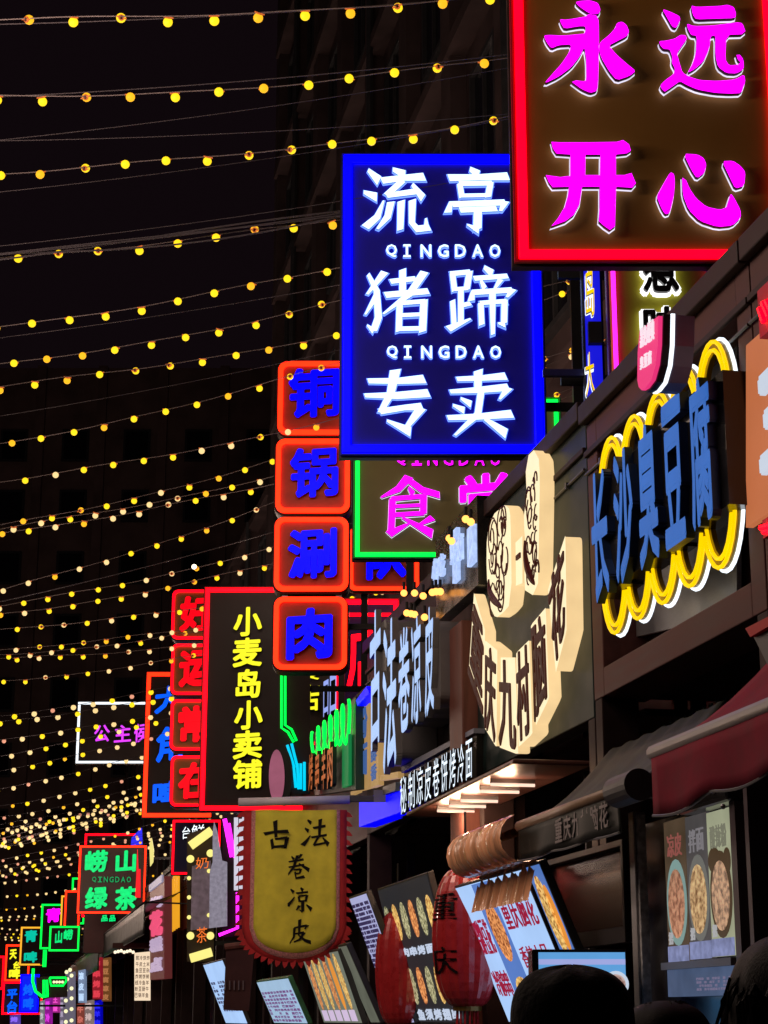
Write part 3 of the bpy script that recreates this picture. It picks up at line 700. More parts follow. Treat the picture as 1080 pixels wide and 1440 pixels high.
# ---- far cluster of blade signs
f = blade('hanging_sign', 'thin red framed black sign peeping above the green tea sign', 117, 1172, 190, 1290, 56, PLATE_K, REDT2, REDC, fw=3, tw=.9)
f = blade('hanging_sign', 'brown sign with orange frame and green mountain tea characters', 110, 1189, 205, 1285, 46, PLATE_D, ORT, ORC, fw=2.6, tw=.9)
letters(f, [('崂', 120, 1196, 152, 1227), ('山', 163, 1196, 192, 1227), ('绿', 120, 1247, 152, 1279), ('茶', 162, 1247, 193, 1280)], GRF, SIDED, .045)
letters(f, [(c, 130+i*8.1, 1233, 136+i*8.1, 1241) for i, c in enumerate('QINGDAO')], glow('dim_green_face', (.0, .4, .12), .8), SIDED, .02, None, 0, .03, .02, 0, 'letter')
f = blade('hanging_sign', 'small dark sign with two green characters directly under the green tea sign', 118, 1286, 200, 1340, 48, mat('maroon_plate', (.05, .015, .015), .5), None, None)
letters(f, [('品', 143, 1287, 152, 1296), ('品', 154, 1287, 163, 1296)], GRF, SIDED, .05)
FS = [('narrow sign with red frame left of the green tea sign', 90, 1252, 112, 1330, 58, ORT, ORC, PLATE_D, []),
      ('green framed sign corner beside the orange frame of the tea sign', 100, 1234, 120, 1300, 60, GRT, GRC, PLATE_K, []),
      ('slim sign with yellow neon frame beside the magenta character', 85, 1259, 98, 1310, 61, glow('amber_tube', (1, .45, .03), 1.2), ORC, PLATE_D, []),
      ('green framed dark sign with one magenta character on top', 57, 1271, 92, 1335, 62, GRT, GRC, PLATE_D, [('青', 65, 1277, 86, 1297, MAG)]),
      ('green framed sign with two tilted green characters above the awning tip', 69, 1302, 112, 1338, 57, GRT, GRC, PLATE_K, [('山', 78, 1309, 88, 1327, GRF), ('崂', 90, 1307, 103, 1322, GRF)]),
      ('orange framed sign with teal beer characters far left', 28, 1303, 64, 1358, 64, glow('amber_tube', (1, .45, .03), 1.2), ORC, PLATE_D, [('青', 35, 1308, 53, 1325, glow('teal_face', (.0, .62, .42), .9)), ('啤', 34, 1338, 53, 1354, glow('teal_face', (.0, .62, .42), .9))]),
      ('orange framed black sign with small yellow characters far left', 7, 1328, 42, 1380, 70, ORT, ORC, PLATE_K, [('天', 14, 1335, 24, 1349, YELF), ('台', 19, 1352, 30, 1362, YELF), ('啤', 13, 1362, 29, 1377, YELF)]),
      ('red framed sign with pale blue characters at the lower left corner', 3, 1380, 60, 1427, 72, REDT2, REDC, mat('dull_blue_plate', (.08, .09, .3), .5), [('平', 10, 1391, 25, 1405, STRB), ('台', 10, 1407, 25, 1425, STRB)]),
      ('red framed sign slice on the left edge of the view', -20, 1344, 6, 1392, 76, REDT2, REDC, PLATE_RED, []),
      ('bright blue lit box with faint blue characters behind the awning tip', 28, 1370, 55, 1424, 56, BLUET, BLUEC, glow('blue_lit_face', (.0, .01, .9), 1.0), [('烤', 33, 1384, 48, 1400, STRB), ('啤', 33, 1403, 48, 1420, STRB)]),
      ('small green sign edge between the beer sign and the awning', 60, 1335, 66, 1360, 63, GRT, GRC, PLATE_K, [])]
for lb, u0, v0, u1, v1, Y, tb, ch_, pl, chs in FS:
    f = blade('hanging_sign', lb, u0, v0, u1, v1, Y, pl, tb, ch_, fw=2.6, tw=.9, thick=.2)
    for c, a, b, d, e, fm in chs: letters(f, [(c, a, b, d, e)], fm, SIDED, .05)

# ---- signs behind the big red sign: yellow green panel and blue box
f = blade('hanging_sign', 'yellow green panel with magenta neon edges and white outlined characters behind the fascia', 858, 300, 998, 640, 10.6, PLATE_YG, None, None, case=mat('purple_casing', (.05, .01, .09), .4), post=True)
for ua, ub in ((859, 998),):
    for u in (ua, ub):
        a = f.p(u, 310); b = f.p(u, 630); mb = MB(); mb.box((a[0]-.011, -.03, b[1]), (a[0]+.011, 0, a[1])); link('neon_tube', mb.mesh('neon_tube', MAGT), f.r)
WR = glow('white_outline', (1, 1, 1), 1.5)
for ch, u0, v0, u1, v1 in (('惹', 902, 350, 952, 416), ('味', 903, 436, 955, 492)):
    um, vm = (u0+u1)/2, (v0+v1)/2
    q = rectq(f.p(u0, vm)[0], f.p(u1, vm)[0], f.p(um, v1)[1], f.p(um, v0)[1])
    mb = MB(); glyph_mb(mb, ch, q, -.07, -.04, .03, 0, 0); o = link('character', mb.mesh('character', SIDED), f.r)
    e = .018; q2 = rectq(q[0][0]-e, q[1][0]+e, q[2][1]-e, q[0][1]+e)
    mb = MB(); glyph_mb(mb, ch, q2, -.035, -.012, .075, 0, 0); link('back_light', mb.mesh('back_light', WR), o)
f = blade('box_sign', 'narrow blue sign edge with thin yellow outlined characters right of the blue sign', 822, 330, 846, 566, 10.9, glow('blue_side_light', (.01, .01, .75), .9), None, None, post=True, case=BLACK)
letters(f, [('岛', 822, 380, 834, 450), ('大', 822, 500, 834, 560)], YTUBE, SIDED, .0, WHITET, .05)
mb = MB(); a = f.p(826, 456); b = f.p(846, 486); mb.box((a[0], -.05, b[1]), (b[0], .03, a[1])); link('joint_block', mb.mesh('joint_block', BLACK), f.r)
mb = MB(); a = f.p(764, 520); b = f.p(822, 524); mb.box((a[0], .02, b[1]-.012), (b[0], .06, a[1]+.012)); link('bracket', mb.mesh('bracket', mat('navy_casing', (.01,.01,.06))), f.r)

# ================================================================== WALL SIGNS
def wq(f, u0, u1, vt0, vt1, vb1, vb0, dy=0.0):   # quad TL TR BR BL from image edges on plane w+dy
    return [f.p(u0, vt0, dy), f.p(u1, vt1, dy), f.p(u1, vb1, dy), f.p(u0, vb0, dy)]
# ---- scalloped yellow neon sign 长沙臭豆腐
f = WF(3.2, 930, 900); f.r = f.root('shop_sign', 'scalloped double yellow neon sign with five big blue characters on black blocks', 'shop sign')
q = wq(f, 842, 1036, 604, 462, 862, 908, .20)
mb = MB(); mb.prism(q, .20, .225); link('back_panel', mb.mesh('back_panel', STEEL), f.r)
tops = [(876, 606), (908, 577), (941, 547), (979, 513), (1020, 478)]; bots = [(867, 893), (899, 874), (937, 854), (972, 832), (1015, 808)]
cs = []
for (a, b), (c, d) in zip(tops, bots):
    t = f.p(a, b, -.02); bt = f.p((a+c)/2 if False else c, d, -.02); cs.append(((t[0]+bt[0])/2, t[1], bt[1]))
zt = sum(c[1] for c in cs)/5; zb = sum(c[2] for c in cs)/5
xs = [c[0] for c in cs]; sp = (xs[-1]-xs[0])/4; xs = [xs[0]+i*sp for i in range(5)]
A_ = sp*.60; H = (zt-zb)/2; zc = (zt+zb)/2
def scallop(grow_=0.0):
    P = []; a = A_+grow_; h = H+grow_; th = math.acos(min(1, (sp/2)/a))
    for i in range(5):                        # over the top, left to right
        t0 = pi if i == 0 else pi-th; t1 = 0 if i == 4 else th
        for k_ in range(13):
            t = t0 + (t1-t0)*k_/12; P.append((xs[i]+a*cos(t), zc+h*abs(sin(t))**.72))
    for i in range(4, -1, -1):
        t0 = 0 if i == 4 else th; t1 = pi if i == 0 else pi-th
        for k_ in range(13):
            t = t0 + (t1-t0)*k_/12
            if i == 4 and k_ == 0 or i == 0 and k_ == 12: continue
            P.append((xs[i]+a*cos(t), zc-h*abs(sin(t))**.72))
    return P
for gr, y, rr, m, nm in ((.0, -.06, .0105, YTUBE, 'neon_tube'), (-.040, -.06, .010, YTUBE, 'neon_tube'), (.014, -.025, .010, WHITET, 'back_light')):
    mb = MB(); mb.tube([(x, y, z) for x, z in scallop(gr)], rr, 8, True); link(nm, mb.mesh(nm, m, True), f.r)
mb = MB(); o1 = scallop(.006); i1 = scallop(-.055); ring(mb, o1, i1, -.045, -.02); link('flex_backing', mb.mesh('flex_backing', mat('gold_backing', (.28, .18, .02), .35)), f.r)
BF5 = glow('royal_blue_letter', (.025, .15, .55), .85, noise=.12); BE = mat('letter_edge_navy', (.02, .05, .16), .4)
for ch, q in zip('长沙臭豆腐', [((829,668),(853,652),(853,838),(829,858)), ((860,640),(888,622),(889,805),(860,838)), ((893,605),(922,584),(923,790),(893,808)), ((928,572),(958,548),(960,760),(928,782)), ((965,540),(997,520),(997,735),(966,755))]):
    dyf = -.17
    qq = [f.p(a, b, dyf) for a, b in q]
    qq[0] = (qq[0][0], (qq[0][1]+qq[1][1])/2); qq[1] = (qq[1][0], qq[0][1]); qq[2] = (qq[2][0], (qq[2][1]+qq[3][1])/2); qq[3] = (qq[0][0], qq[2][1])
    x0, x1, z0, z1 = qq[0][0], qq[1][0], qq[2][1], qq[0][1]
    bxo = MB(); bxo.box((x0-.03, dyf+.045, z0+.05), (x1+.05, -.002, z1-.03)); bx = link('letter_block', bxo.mesh('letter_block', BLACKG), f.r)
    mb = MB(); glyph_mb(mb, ch, rectq(x0, x1-.02, z0, z1), dyf, dyf+.045, .032, 0, 1, .0); link('character', mb.mesh('character', [BF5, BE]), bx)

# ---- cream letters on the green board
f = WF(3.2, 745, 1000); f.r = f.root('shop_sign', 'glowing cream fan of six brown characters under two round emblems on the green board', 'shop sign')
def z5(x, y): return (480 + x/3, 620 + y/3)
DYF = -.125
fan = [('重', [(560,640),(606,800),(602,1172),(537,985)]), ('庆', [(606,842),(658,885),(654,1292),(606,1212)]), ('九', [(665,915),(733,915),(746,1322),(668,1292)]),
       ('村', [(738,895),(792,842),(806,1235),(748,1290)]), ('脑', [(800,778),(862,705),(876,1085),(816,1208)]), ('花', [(872,625),(945,400),(950,800),(905,975)])]
for fi, (ch, q) in enumerate(fan):
    DYF = -.10 + (.008 if fi % 2 == 0 else -.016)
    pts = [f.p(*z5(*p), DYF) for p in q]
    poly = pts
    big = grow(poly, .002)
    # rounded corners
    rp = []
    for i in range(4):
        a, b, c = big[i-1], big[i], big[(i+1) % 4]
        for t in (.12, .04): rp.append((b[0]+(a[0]-b[0])*t*(1 if t > .1 else .25), b[1]+(a[1]-b[1])*t*(1 if t > .1 else .25)))
        rp.append((b[0]+(c[0]-b[0])*.12, b[1]+(c[1]-b[1])*.12))
    mb = MB(); mb.prism(rp, DYF, -.01 , 0, 1); blk = link('letter_block', mb.mesh('letter_block', [CREAMF, CREAM]), f.r, bevel=.015)
    ins = grow(poly, -.012)
    mb = MB(); glyph_mb(mb, ch, ins, DYF-.012, DYF-.002, .018, 0, 0); link('character', mb.mesh('character', BROWNL), blk)
DYF = -.10
def emblem(pz, seed, cx, cz, rr):
    q = [f.p(*z5(*p), DYF-.01) for p in pz]
    q = smoothpoly([(x*100, z*100) for x, z in q], 2); q = [(x/100, z/100) for x, z in q]
    mb = MB(); mb.prism(q, DYF-.01, -.012, 0, 1); e = link('emblem', mb.mesh('emblem', [CREAMF, CREAM]), f.r, bevel=.015)
    rnd = random.Random(seed); x0 = min(p[0] for p in q); x1 = max(p[0] for p in q); z0 = min(p[1] for p in q); z1 = max(p[1] for p in q)
    mb = MB()                                    # brown ornamental line work (plain scrolls)
    for i in range(22):
        cx_ = x0+(x1-x0)*rnd.uniform(.22, .78); cz_ = z0+(z1-z0)*rnd.uniform(.14, .88); R_ = (x1-x0)*rnd.uniform(.07, .2); a0 = rnd.uniform(0, 6); sw = rnd.uniform(2.5, 5.5)
        mb.tube([(cx_+R_*(1-.5*t/9)*cos(a0+sw*t/9), DYF-.012, cz_+1.3*R_*(1-.5*t/9)*sin(a0+sw*t/9)) for t in range(10)], .006, 5)
    link('ornament', mb.mesh('ornament', BROWNL), e)
    for k_ in range(4):
        t = .62+.04*k_; 
    mb = MB(); lx = x0+(x1-x0)*.10
    mb.tube([(x0+(x1-x0)*(.10+.42*(1-cos(t*pi/12))/2*1.2), DYF-.012, z0+(z1-z0)*(.42-.36*sin(t*pi/24))) for t in range(12)], [.008+.02*sin(pi*t/11) for t in range(12)], 6)
    link('ornament', mb.mesh('ornament', BROWNL), e)
emblem([(642,310),(665,290),(690,268),(712,290),(716,420),(718,600),(712,690),(690,720),(650,748),(628,700),(612,560),(614,400)], 3, 0, 0, 0)
emblem([(790,60),(812,38),(832,60),(838,150),(835,330),(832,480),(830,600),(822,660),(775,630),(772,560),(785,530),(768,330),(782,230),(778,130)], 5, 0, 0, 0)
q = [f.p(*z5(*p), DYF+.02) for p in ((734,430),(764,400),(764,600),(734,612))]
mb = MB(); mb.prism(q, DYF+.02, -.01, 0, 1); e = link('dash_block', mb.mesh('dash_block', [CREAMF, CREAM]), f.r, bevel=.012)
q = [f.p(*z5(*p), DYF+.01) for p in ((736,485),(752,470),(752,492),(736,505))]; mb = MB(); mb.prism(q, DYF+.008, DYF+.019); link('dash', mb.mesh('dash', BROWNL), e)

# ---- pale blue brush characters 古法卷凉皮
f = WF(3.32, 575, 1000); f.r = f.root('shop_sign', 'five pale blue elongated brush characters standing off grey blocks above the white neon line', 'shop sign')
cols = [('古', 520, 536, 857, 1050), ('法', 538, 558, 872, 1084), ('卷', 560, 577, 881, 1029), ('凉', 578, 593, 867, 1018), ('皮', 597, 611, 853, 1004)]
GBL = mat('grey_letter_side', (.16, .155, .16), .5, metal=.2, noise=.15)
for ch, u0, u1, v0, v1 in cols:
    dy = -.34; a = f.p(u0, (v0+v1)/2, dy); b = f.p(u1, (v0+v1)/2, dy); um = (u0+u1)/2
    z1 = f.p(um, v0, dy)[1]; z0 = f.p(um, v1, dy)[1]
    mb = MB(); mb.prism(roundrect(a[0]+.04, b[0]-.02, z0+.06, z1-.12, .08), dy+.05, -.01, 0); bl = link('letter_block', mb.mesh('letter_block', GBL), f.r)
    mb = MB(); glyph_mb(mb, ch, rectq(a[0], b[0]-.03, z0, z1), dy, dy+.05, .022, 0, 1, .04); link('character', mb.mesh('character', [SKYB, GBL]), bl)
# ---- white neon row
f = WF(3.15, 617, 1100); f.r = f.root('shop_sign', 'row of small white neon characters on a dark box under the pale blue brush lettering', 'shop sign')
mb = MB(); q = wq(f, 563, 670, 1092, 1030, 1096, 1150); mb.prism(q, .0, .25); link('box', mb.mesh('box', BLACKG), f.r)
q = wq(f, 566, 668, 1078, 1024, 1031, 1087, -.02); mb = MB(); mb.prism(q, -.03, .1); link('hood', mb.mesh('hood', mat('pale_blue_hood', (.2, .22, .3), .5)), f.r)
n = 9; txt = '秘制凉皮卷饼烤冷面'
for i, ch in enumerate(txt):
    ua = 566 + i*11.6; ub = ua + 9
    vt = 1096 - (ua-563)*.55; vb = 1148 - (ua-563)*.52
    q = wq(f, ua, ub, vt, vt-5.5, vb-5.4, vb, -.08); mb = MB(); glyph_mb(mb, ch, q, -.1, -.07, .0, 0, 1); link('character', mb.mesh('character', [glow('white_neon', (.75, .88, 1), 1.2), SIDED]), f.r)
# ---- small blue-white logo box with its panel in the recess above
f = WF(3.1, 645, 790); f.r = f.root('light_box', 'small pale blue fluorescent emblem box tucked under the roof edge left of the green board', 'light box')
PB = glow('pale_blue_tube', (.45, .6, 1), 1.0, noise=.3, scale=20)
for (u0, u1, v0, v1) in ((641, 648, 748, 815), (662, 671, 745, 790), (614, 617, 790, 820)):
    a = f.p(u0, v0); b = f.p(u1, v1); mb = MB(); mb.box((a[0], -.03, b[1]), (b[0], 0, a[1])); link('tube', mb.mesh('tube', PB), f.r)
for i, ch in enumerate('鲜卤'):
    a = f.p(643+i*9, 758-i*4); b = f.p(651+i*9, 790-i*4); mb = MB(); glyph_mb(mb, ch, rectq(a[0], b[0], b[1], a[1]), -.06, -.035, .03, 0, 0); link('character', mb.mesh('character', PB), f.r)
for i, ch in enumerate('小吃'):
    a = f.p(617+i*9, 790-i*7); b = f.p(625+i*9, 815-i*7); mb = MB(); glyph_mb(mb, ch, rectq(a[0], b[0], b[1], a[1]), -.06, -.035, .03, 0, 0); link('character', mb.mesh('character', PB), f.r)
mb = MB(); a = f.p(612, 760); b = f.p(672, 822); mb.box((a[0], .002, b[1]), (b[0], .1, a[1])); link('box', mb.mesh('box', BLACKG), f.r)
# warm lamps glinting under the roof
ORD = ['leftmost', 'second', 'third', 'fourth', 'fifth', 'rightmost']
LAMPL = [ORD[i] + ' small orange lamp in the upper row above the pale brush characters' for i in range(6)] + [a_ + ' small orange lamp in the short row touching the brush character tips' for a_ in ('leftmost', 'second', 'third', 'rightmost')] + \
        [a_ + ' small orange lamp up by the pale blue fluorescent emblem' for a_ in ('leftmost', 'second', 'rightmost', 'third')]
for i, (u, v) in enumerate([(568, 834), (583, 834), (595, 838), (608, 833), (613, 832), (619, 832), (572, 862), (578, 863), (583, 864), (597, 868), (632, 757), (635, 761), (662, 734), (655, 730)]):
    s_, z_ = wall(u, v, 3.02); mb = MB(); sphere(mb, (0, 0, 0), .028, 8, 6); mb.tube([(0, 0, .02), (0, 0, .09)], .012, 6, mi=1)
    link('small_lamp', mb.mesh('small_lamp', [WARMS, BLACK]), None, loc=street(3.02, s_, z_), label=LAMPL[i], category='lamp', group='small orange lamps under the dark stall roof')

# ---- far-left-of-stall wall signs: tan boards, blue box, green fringe, orange letters, cyan neon, pink disc
TAN = glow('tan_board', (.62, .37, .13), .62, noise=.1)
f = WF(3.1, 515, 1100); f.r = f.root('menu_board', 'tan boards with blue characters beside the green neon fringe', 'sign board')
for i, (u0, u1, vt0, vt1, vb) in enumerate([(493, 502, 995, 990, 1118), (504, 519, 990, 980, 1112), (521, 532, 1047, 1040, 1108), (534, 560, 1090, 1085, 1098)]):
    q = [f.p(u0, vt0), f.p(u1, vt1), f.p(u1, vb-4), f.p(u0, vb)]; mb = MB(); mb.prism(q, 0, .05); b = link('board', mb.mesh('board', TAN), f.r)
    if i < 3:
        k_ = 2 if i != 1 else 2
        for j in range(2):
            ch = '鱼汤粉面鲜香'[i*2+j]; zt_, zb_ = q[0][1], q[3][1]; m_ = .1*(zt_-zb_)
            hh = (zt_-zb_)*.42; top = zt_ - m_ - j*hh
            mb = MB(); glyph_mb(mb, ch, rectq(q[0][0]+.06, q[1][0]-.06, top-hh*.85, top), -.012, -.002, .03, 0, 0); link('character', mb.mesh('character', glow('dull_blue_print', (.06, .15, .42), .7)), b)
f = WF(3.05, 535, 1150); f.r = f.root('light_box', 'plain saturated blue light box under the tan boards', 'light box')
q = [f.p(505, 1126), f.p(563, 1105), f.p(563, 1142), f.p(505, 1163)]; mb = MB(); mb.prism(q, 0, .15); link('lit_face', mb.mesh('lit_face', glow('blue_lit_box', (.0, .0, 1), 1.1)), f.r)
q = [f.p(505, 985), f.p(520, 965), f.p(524, 975), f.p(507, 993)]; mb = MB(); mb.prism(q, -.03, .1); link('lit_face', mb.mesh('lit_face', MATS['blue_lit_box']), f.r)
q = [f.p(545, 1107), f.p(563, 1100), f.p(563, 1112), f.p(545, 1118)]; mb = MB(); mb.prism(q, -.04, -.002); link('rim', mb.mesh('rim', DGREY), f.r)
f = WF(3.0, 460, 1000); f.r = f.root('neon_fringe', 'bright green neon zigzag fringe like an awning edge', 'neon sign')
mb = MB(); pts = []
n = 12
for i in range(n*6+1):
    t = i/(n*6); u = 443 + 52*t; vt = 1030 - 46*t; vb = 1064 - 22*t if t < .8 else 1046
    ph = t*n*2*pi/2; vv = vt + (vb-vt)*(.5-.5*cos(ph*1.0)); p = f.p(u, vv); pts.append((p[0], -.03-.02*sin(ph), p[1]))
mb.tube(pts, .016, 6); link('neon_tube', mb.mesh('neon_tube', GRT), f.r)
mb = MB(); q = [f.p(440, 1030), f.p(497, 980), f.p(497, 1110), f.p(440, 1118)]; mb.prism(q, .02, .1); link('board', mb.mesh('board', mat('deep_green_board', (.01, .05, .02), .4)), f.r)
mb = MB(); q = [f.p(484, 1040), f.p(493, 1032), f.p(493, 1104), f.p(484, 1108)]; mb.prism(q, -.02, .01); link('green_strip', mb.mesh('green_strip', glow('dim_green_strip', (.01, .22, .06), .8)), f.r)
ORL = glow('orange_wood_letter', (.55, .13, .025), .8, noise=.4, scale=30)
for i, (u0, u1, v0, v1) in enumerate([(434, 440, 1062, 1113), (443, 449, 1058, 1113), (452, 458, 1055, 1112), (460, 468, 1046, 1110)]):
    a = f.p(u0, (v0+v1)/2, -.1); b = f.p(u1, (v0+v1)/2, -.1); z1 = f.p(u0, v0, -.1)[1]; z0 = f.p(u0, v1, -.1)[1]
    mb = MB(); glyph_mb(mb, '烤串羊肉'[i], rectq(a[0], b[0]-.02, z0, z1), -.1, -.06, .02, 0, 1); link('character', mb.mesh('character', [ORL, SIDED]), f.r)
f = BF(20, 415, 1115); f.r = f.root('neon_sign', 'cyan neon strokes with a green stepped outline left of the zigzag fringe', 'neon sign')
def ntube(f, pts, r, m, y=-.02, nm='neon_tube'):
    mb = MB(); mb.tube([(f.p(u, v)[0], y, f.p(u, v)[1]) for u, v in pts], r, 7); return link(nm, mb.mesh(nm, m, True), f.r)
ntube(f, [(396, 945), (396, 1024), (405, 1030), (413, 1044)], .014, GRT); ntube(f, [(401, 945), (401, 1020), (410, 1026), (417, 1042)], .014, GRT)
ntube(f, [(467, 940), (474, 946)], .03, GRT)
for a, b in (((404, 1048), (414, 1080)), ((410, 1046), (418, 1078)), ((413, 1078), (416, 1108)), ((418, 1074), (420, 1110)), ((423, 1074), (423, 1110)), ((428, 1072), (428, 1112))): ntube(f, [a, b], .016, CYAN)
mb = MB(); q = [f.p(392, 944), f.p(436, 944), f.p(436, 1116), f.p(392, 1116)]; mb.prism(q, .03, .08); link('board', mb.mesh('board', DARKWOOD), f.r)
post_for(20, f.X+.2, f.Z, f.Z+1.4, f.r, f, .08)
f = blade('hanging_sign', 'brown sign with two yellow neon characters peeping below the stack of red boxes', 408, 935, 470, 1040, 21, PLATE_D, None, None, post=False)
letters(f, [('良', 421, 938, 449, 958), ('店', 416, 962, 450, 1002)], YELF, SIDED, .02)
letters(f, [('口', 455, 958, 462, 1008), ('口', 464, 950, 473, 1006)], glow('white_blue_neon', (.35, .45, 1), .9), SIDED, .02)
mb = MB(); f = BF(19, 392, 1118); f.r = f.root('round_sign', 'dim pink disc sign seen edge-on above the cloth banner', 'round sign')
for k_ in range(1): pass
P = [f.p(389+11*cos(t*pi/14), 1092+38*sin(t*pi/14)) for t in range(28)]
mb.prism(P, 0, .03); link('disc', mb.mesh('disc', glow('pink_disc', (.55, .16, .26), .55, noise=.3)), f.r)
P2 = [(x+.06, z+.02) for x, z in grow(P, .015)]; mb = MB(); mb.prism(P2, .031, .3); link('drum', mb.mesh('drum', BLACK), f.r)

# ---- pink tongue sign on roof edge, right panel, reds
f = WF(2.75, 915, 540); f.r = f.root('tongue_sign', 'pink tongue shaped price tag sign with white glowing edge hanging on the roof edge', 'shop sign')
zt = lambda x, y: (780+x/3.6, 340+y/3.6)
poly = [(430,450),(525,375),(522,520),(512,620),(490,700),(460,740),(440,752),(425,735),(418,700),(420,560)]
q = [f.p(*zt(*p)) for p in poly]
mb = MB(); mb.prism(q, -.0, .02); link('face', mb.mesh('face', glow('pink_face', (.85, .035, .20), .95)), f.r)
mb = MB(); mb.prism(grow(q, .008), .022, .055); link('body', mb.mesh('body', BLACK), f.r)
mb = MB(); mb.prism(grow(q, .012), .057, .075); link('edge_light', mb.mesh('edge_light', WHITET), f.r)
mb = MB(); mb.prism(grow(q, .008), .077, .17); link('mount', mb.mesh('mount', mat('bluish_grey', (.12, .13, .2), .4)), f.r)
for j, (row, y0, y1) in enumerate((('黑色经典', 440, 540), ('臭豆腐', 585, 650))):
    for i, ch in enumerate(row):
        xa = 438+i*(18 if j == 0 else 20); ya = y0 - i*14; yb = y1 - i*12
        qq = [f.p(*zt(xa, ya)), f.p(*zt(xa+15, ya-10)), f.p(*zt(xa+15, yb-10)), f.p(*zt(xa, yb))]
        mb = MB(); glyph_mb(mb, ch, qq, -.008, -.001, .02, 0, 0); link('character', mb.mesh('character', glow('white_print', (1, .8, .9), .9)), f.r)
f = WF(3.16, 1065, 740); f.r = f.root('shop_sign', 'flat orange panel with white strokes cut off by the right edge of the view', 'shop sign')
s0_, _ = wall(1049, 600, 3.16)
q = [f.p(1049, 486), f.p(1049, 742), (f.p(1049, 742)[0]+1.6, f.p(1049, 742)[1]), (f.p(1049, 742)[0]+1.6, f.p(1049, 486)[1])]
mb = MB(); mb.prism(q, 0, .035); link('panel', mb.mesh('panel', glow('orange_lit_panel', (.58, .17, .065), .85, noise=.06)), f.r)
x0 = q[0][0]; z0, z1 = q[1][1], q[0][1]
for i in range(2):
    mb = MB(); glyph_mb(mb, '三品'[i], rectq(x0+.14+.62*i, x0+.68+.62*i, z0+.18, z1-.2), -.03, -.002, .05, 0, 0, .08); link('character', mb.mesh('character', glow('pale_white_letter', (.6, .68, .8), .9)), f.r)
f = WF(3.05, 1070, 440); f.r = f.root('neon_sign', 'red neon strokes above and below the orange panel at the right edge', 'neon sign')
for pts in ([(1068, 434), (1074, 452)], [(1073, 426), (1081, 446)], [(1078, 424), (1090, 448)], [(1070, 742), (1092, 738)], [(1074, 748), (1092, 746)]):
    a, b = f.p(*pts[0]), f.p(*pts[1]); mb = MB(); mb.tube([(a[0], 0, a[1]), (b[0], 0, b[1])], .013, 7); link('neon_tube', mb.mesh('neon_tube', REDT), f.r)
mb = MB(); a = f.p(1062, 470); mb.box((a[0], .02, a[1]-.02), (a[0]+.8, .12, a[1]+.2)); link('back_box', mb.mesh('back_box', REDC), f.r)
a = f.p(1066, 738); mb = MB(); mb.box((a[0], .02, a[1]-.06), (a[0]+.8, .12, a[1]+.02)); link('back_box', mb.mesh('back_box', REDC), f.r)
# red edged dark board, lower right
f = WF(2.7, 1060, 900); f.r = f.root('sign_board', 'dark board with a red top edge hanging at the right edge above the crimson awning', 'sign board')
q = [f.p(1056, 888), f.p(1100, 866), f.p(1100, 990), f.p(1082, 940)]; mb = MB(); mb.prism(q, .0, .04); link('board', mb.mesh('board', DGREY), f.r)
q = [f.p(1055, 884), f.p(1100, 861), f.p(1100, 874), f.p(1062, 896)]; mb = MB(); mb.prism(q, -.02, .0); link('red_edge', mb.mesh('red_edge', mat('red_paint', (.5, .03, .03), .5)), f.r)

# ================================================================== AWNINGS
def awning(label, s0, s1, w_out, z_out, z_wall, drop, m, rodm, wave=.04, n=24, uneven=0.0, w_wall=3.2, rod=.03, name='awning'):
    r = street_root(name, label, 'awning', w_out, s1, z_out); L = s1-s0
    mb = MB(); dw = w_wall - w_out; dz = z_wall - z_out
    def z_at(t): return dz*t - .05*sin(pi*t)
    v = []; nn = 6
    for i in range(n+1):
        for j in range(nn+1): v.append((L*i/n, dw*j/nn, z_at(j/nn) + .006*sin(i*1.7)))
    fcs = [(i*(nn+1)+j, (i+1)*(nn+1)+j, (i+1)*(nn+1)+j+1, i*(nn+1)+j+1) for i in range(n) for j in range(nn)]
    mb.add(v, fcs); o = link('canopy_cloth', mb.mesh('canopy_cloth', m, True), r); sm = o.modifiers.new('thickness', 'SOLIDIFY'); sm.thickness = .006
    mb = MB(); v = []
    for i in range(n*2+1):
        t = i/(n*2); x = L*t
        for j in range(5):
            q = j/4; d = -drop*q*(1 - uneven*abs(sin(t*pi*1.3)) ) - wave*q*abs(sin(t*L*5))
            v.append((x, -.02 + .015*q*sin(t*L*9), d - .015))
    mb.add(v, [(i*5+j, (i+1)*5+j, (i+1)*5+j+1, i*5+j+1) for i in range(n*2) for j in range(4)])
    o = link('valance', mb.mesh('valance', m, True), r); sm = o.modifiers.new('thickness', 'SOLIDIFY'); sm.thickness = .006
    mb = MB(); mb.tube([(-.02, -.01, .0), (L+.02, -.01, .0)], rod, 10); link('rod', mb.mesh('rod', rodm, True), r)
    v = [( L*i/(n*2), -.028, -drop*(1-uneven*abs(sin(i/(n*2)*pi*1.3))) - wave*abs(sin(i/(n*2)*L*5)) - .015) for i in range(n*2+1)]
    mb = MB(); mb.tube(v, .006, 5); link('hem', mb.mesh('hem', GREY), r)
    for x in (.15, L-.15):
        mb = MB(); mb.tube([(x, 0, 0), (x, dw, -.02)], .015, 6); link('arm', mb.mesh('arm', DGREY), r)
    return r
s_a, z_a = wall(924, 1058, 2.55)
awning('crimson cloth awning with a drooping valance at the lower right', 4.0, s_a, 2.55, z_a, z_a+.55, .24, REDFAB, GREY, .03, uneven=.15)
sB0, zB0 = wall(877, 1110, 2.7); sB1, zB1 = wall(735, 1168, 2.7)
awn = awning('black vinyl awning with faint grey characters beyond the crimson one', sB0, sB1, 2.7, zB0, zB0+.42, .17, BLKFAB, mat('tan_rod', (.30, .2, .13), .4), .01)
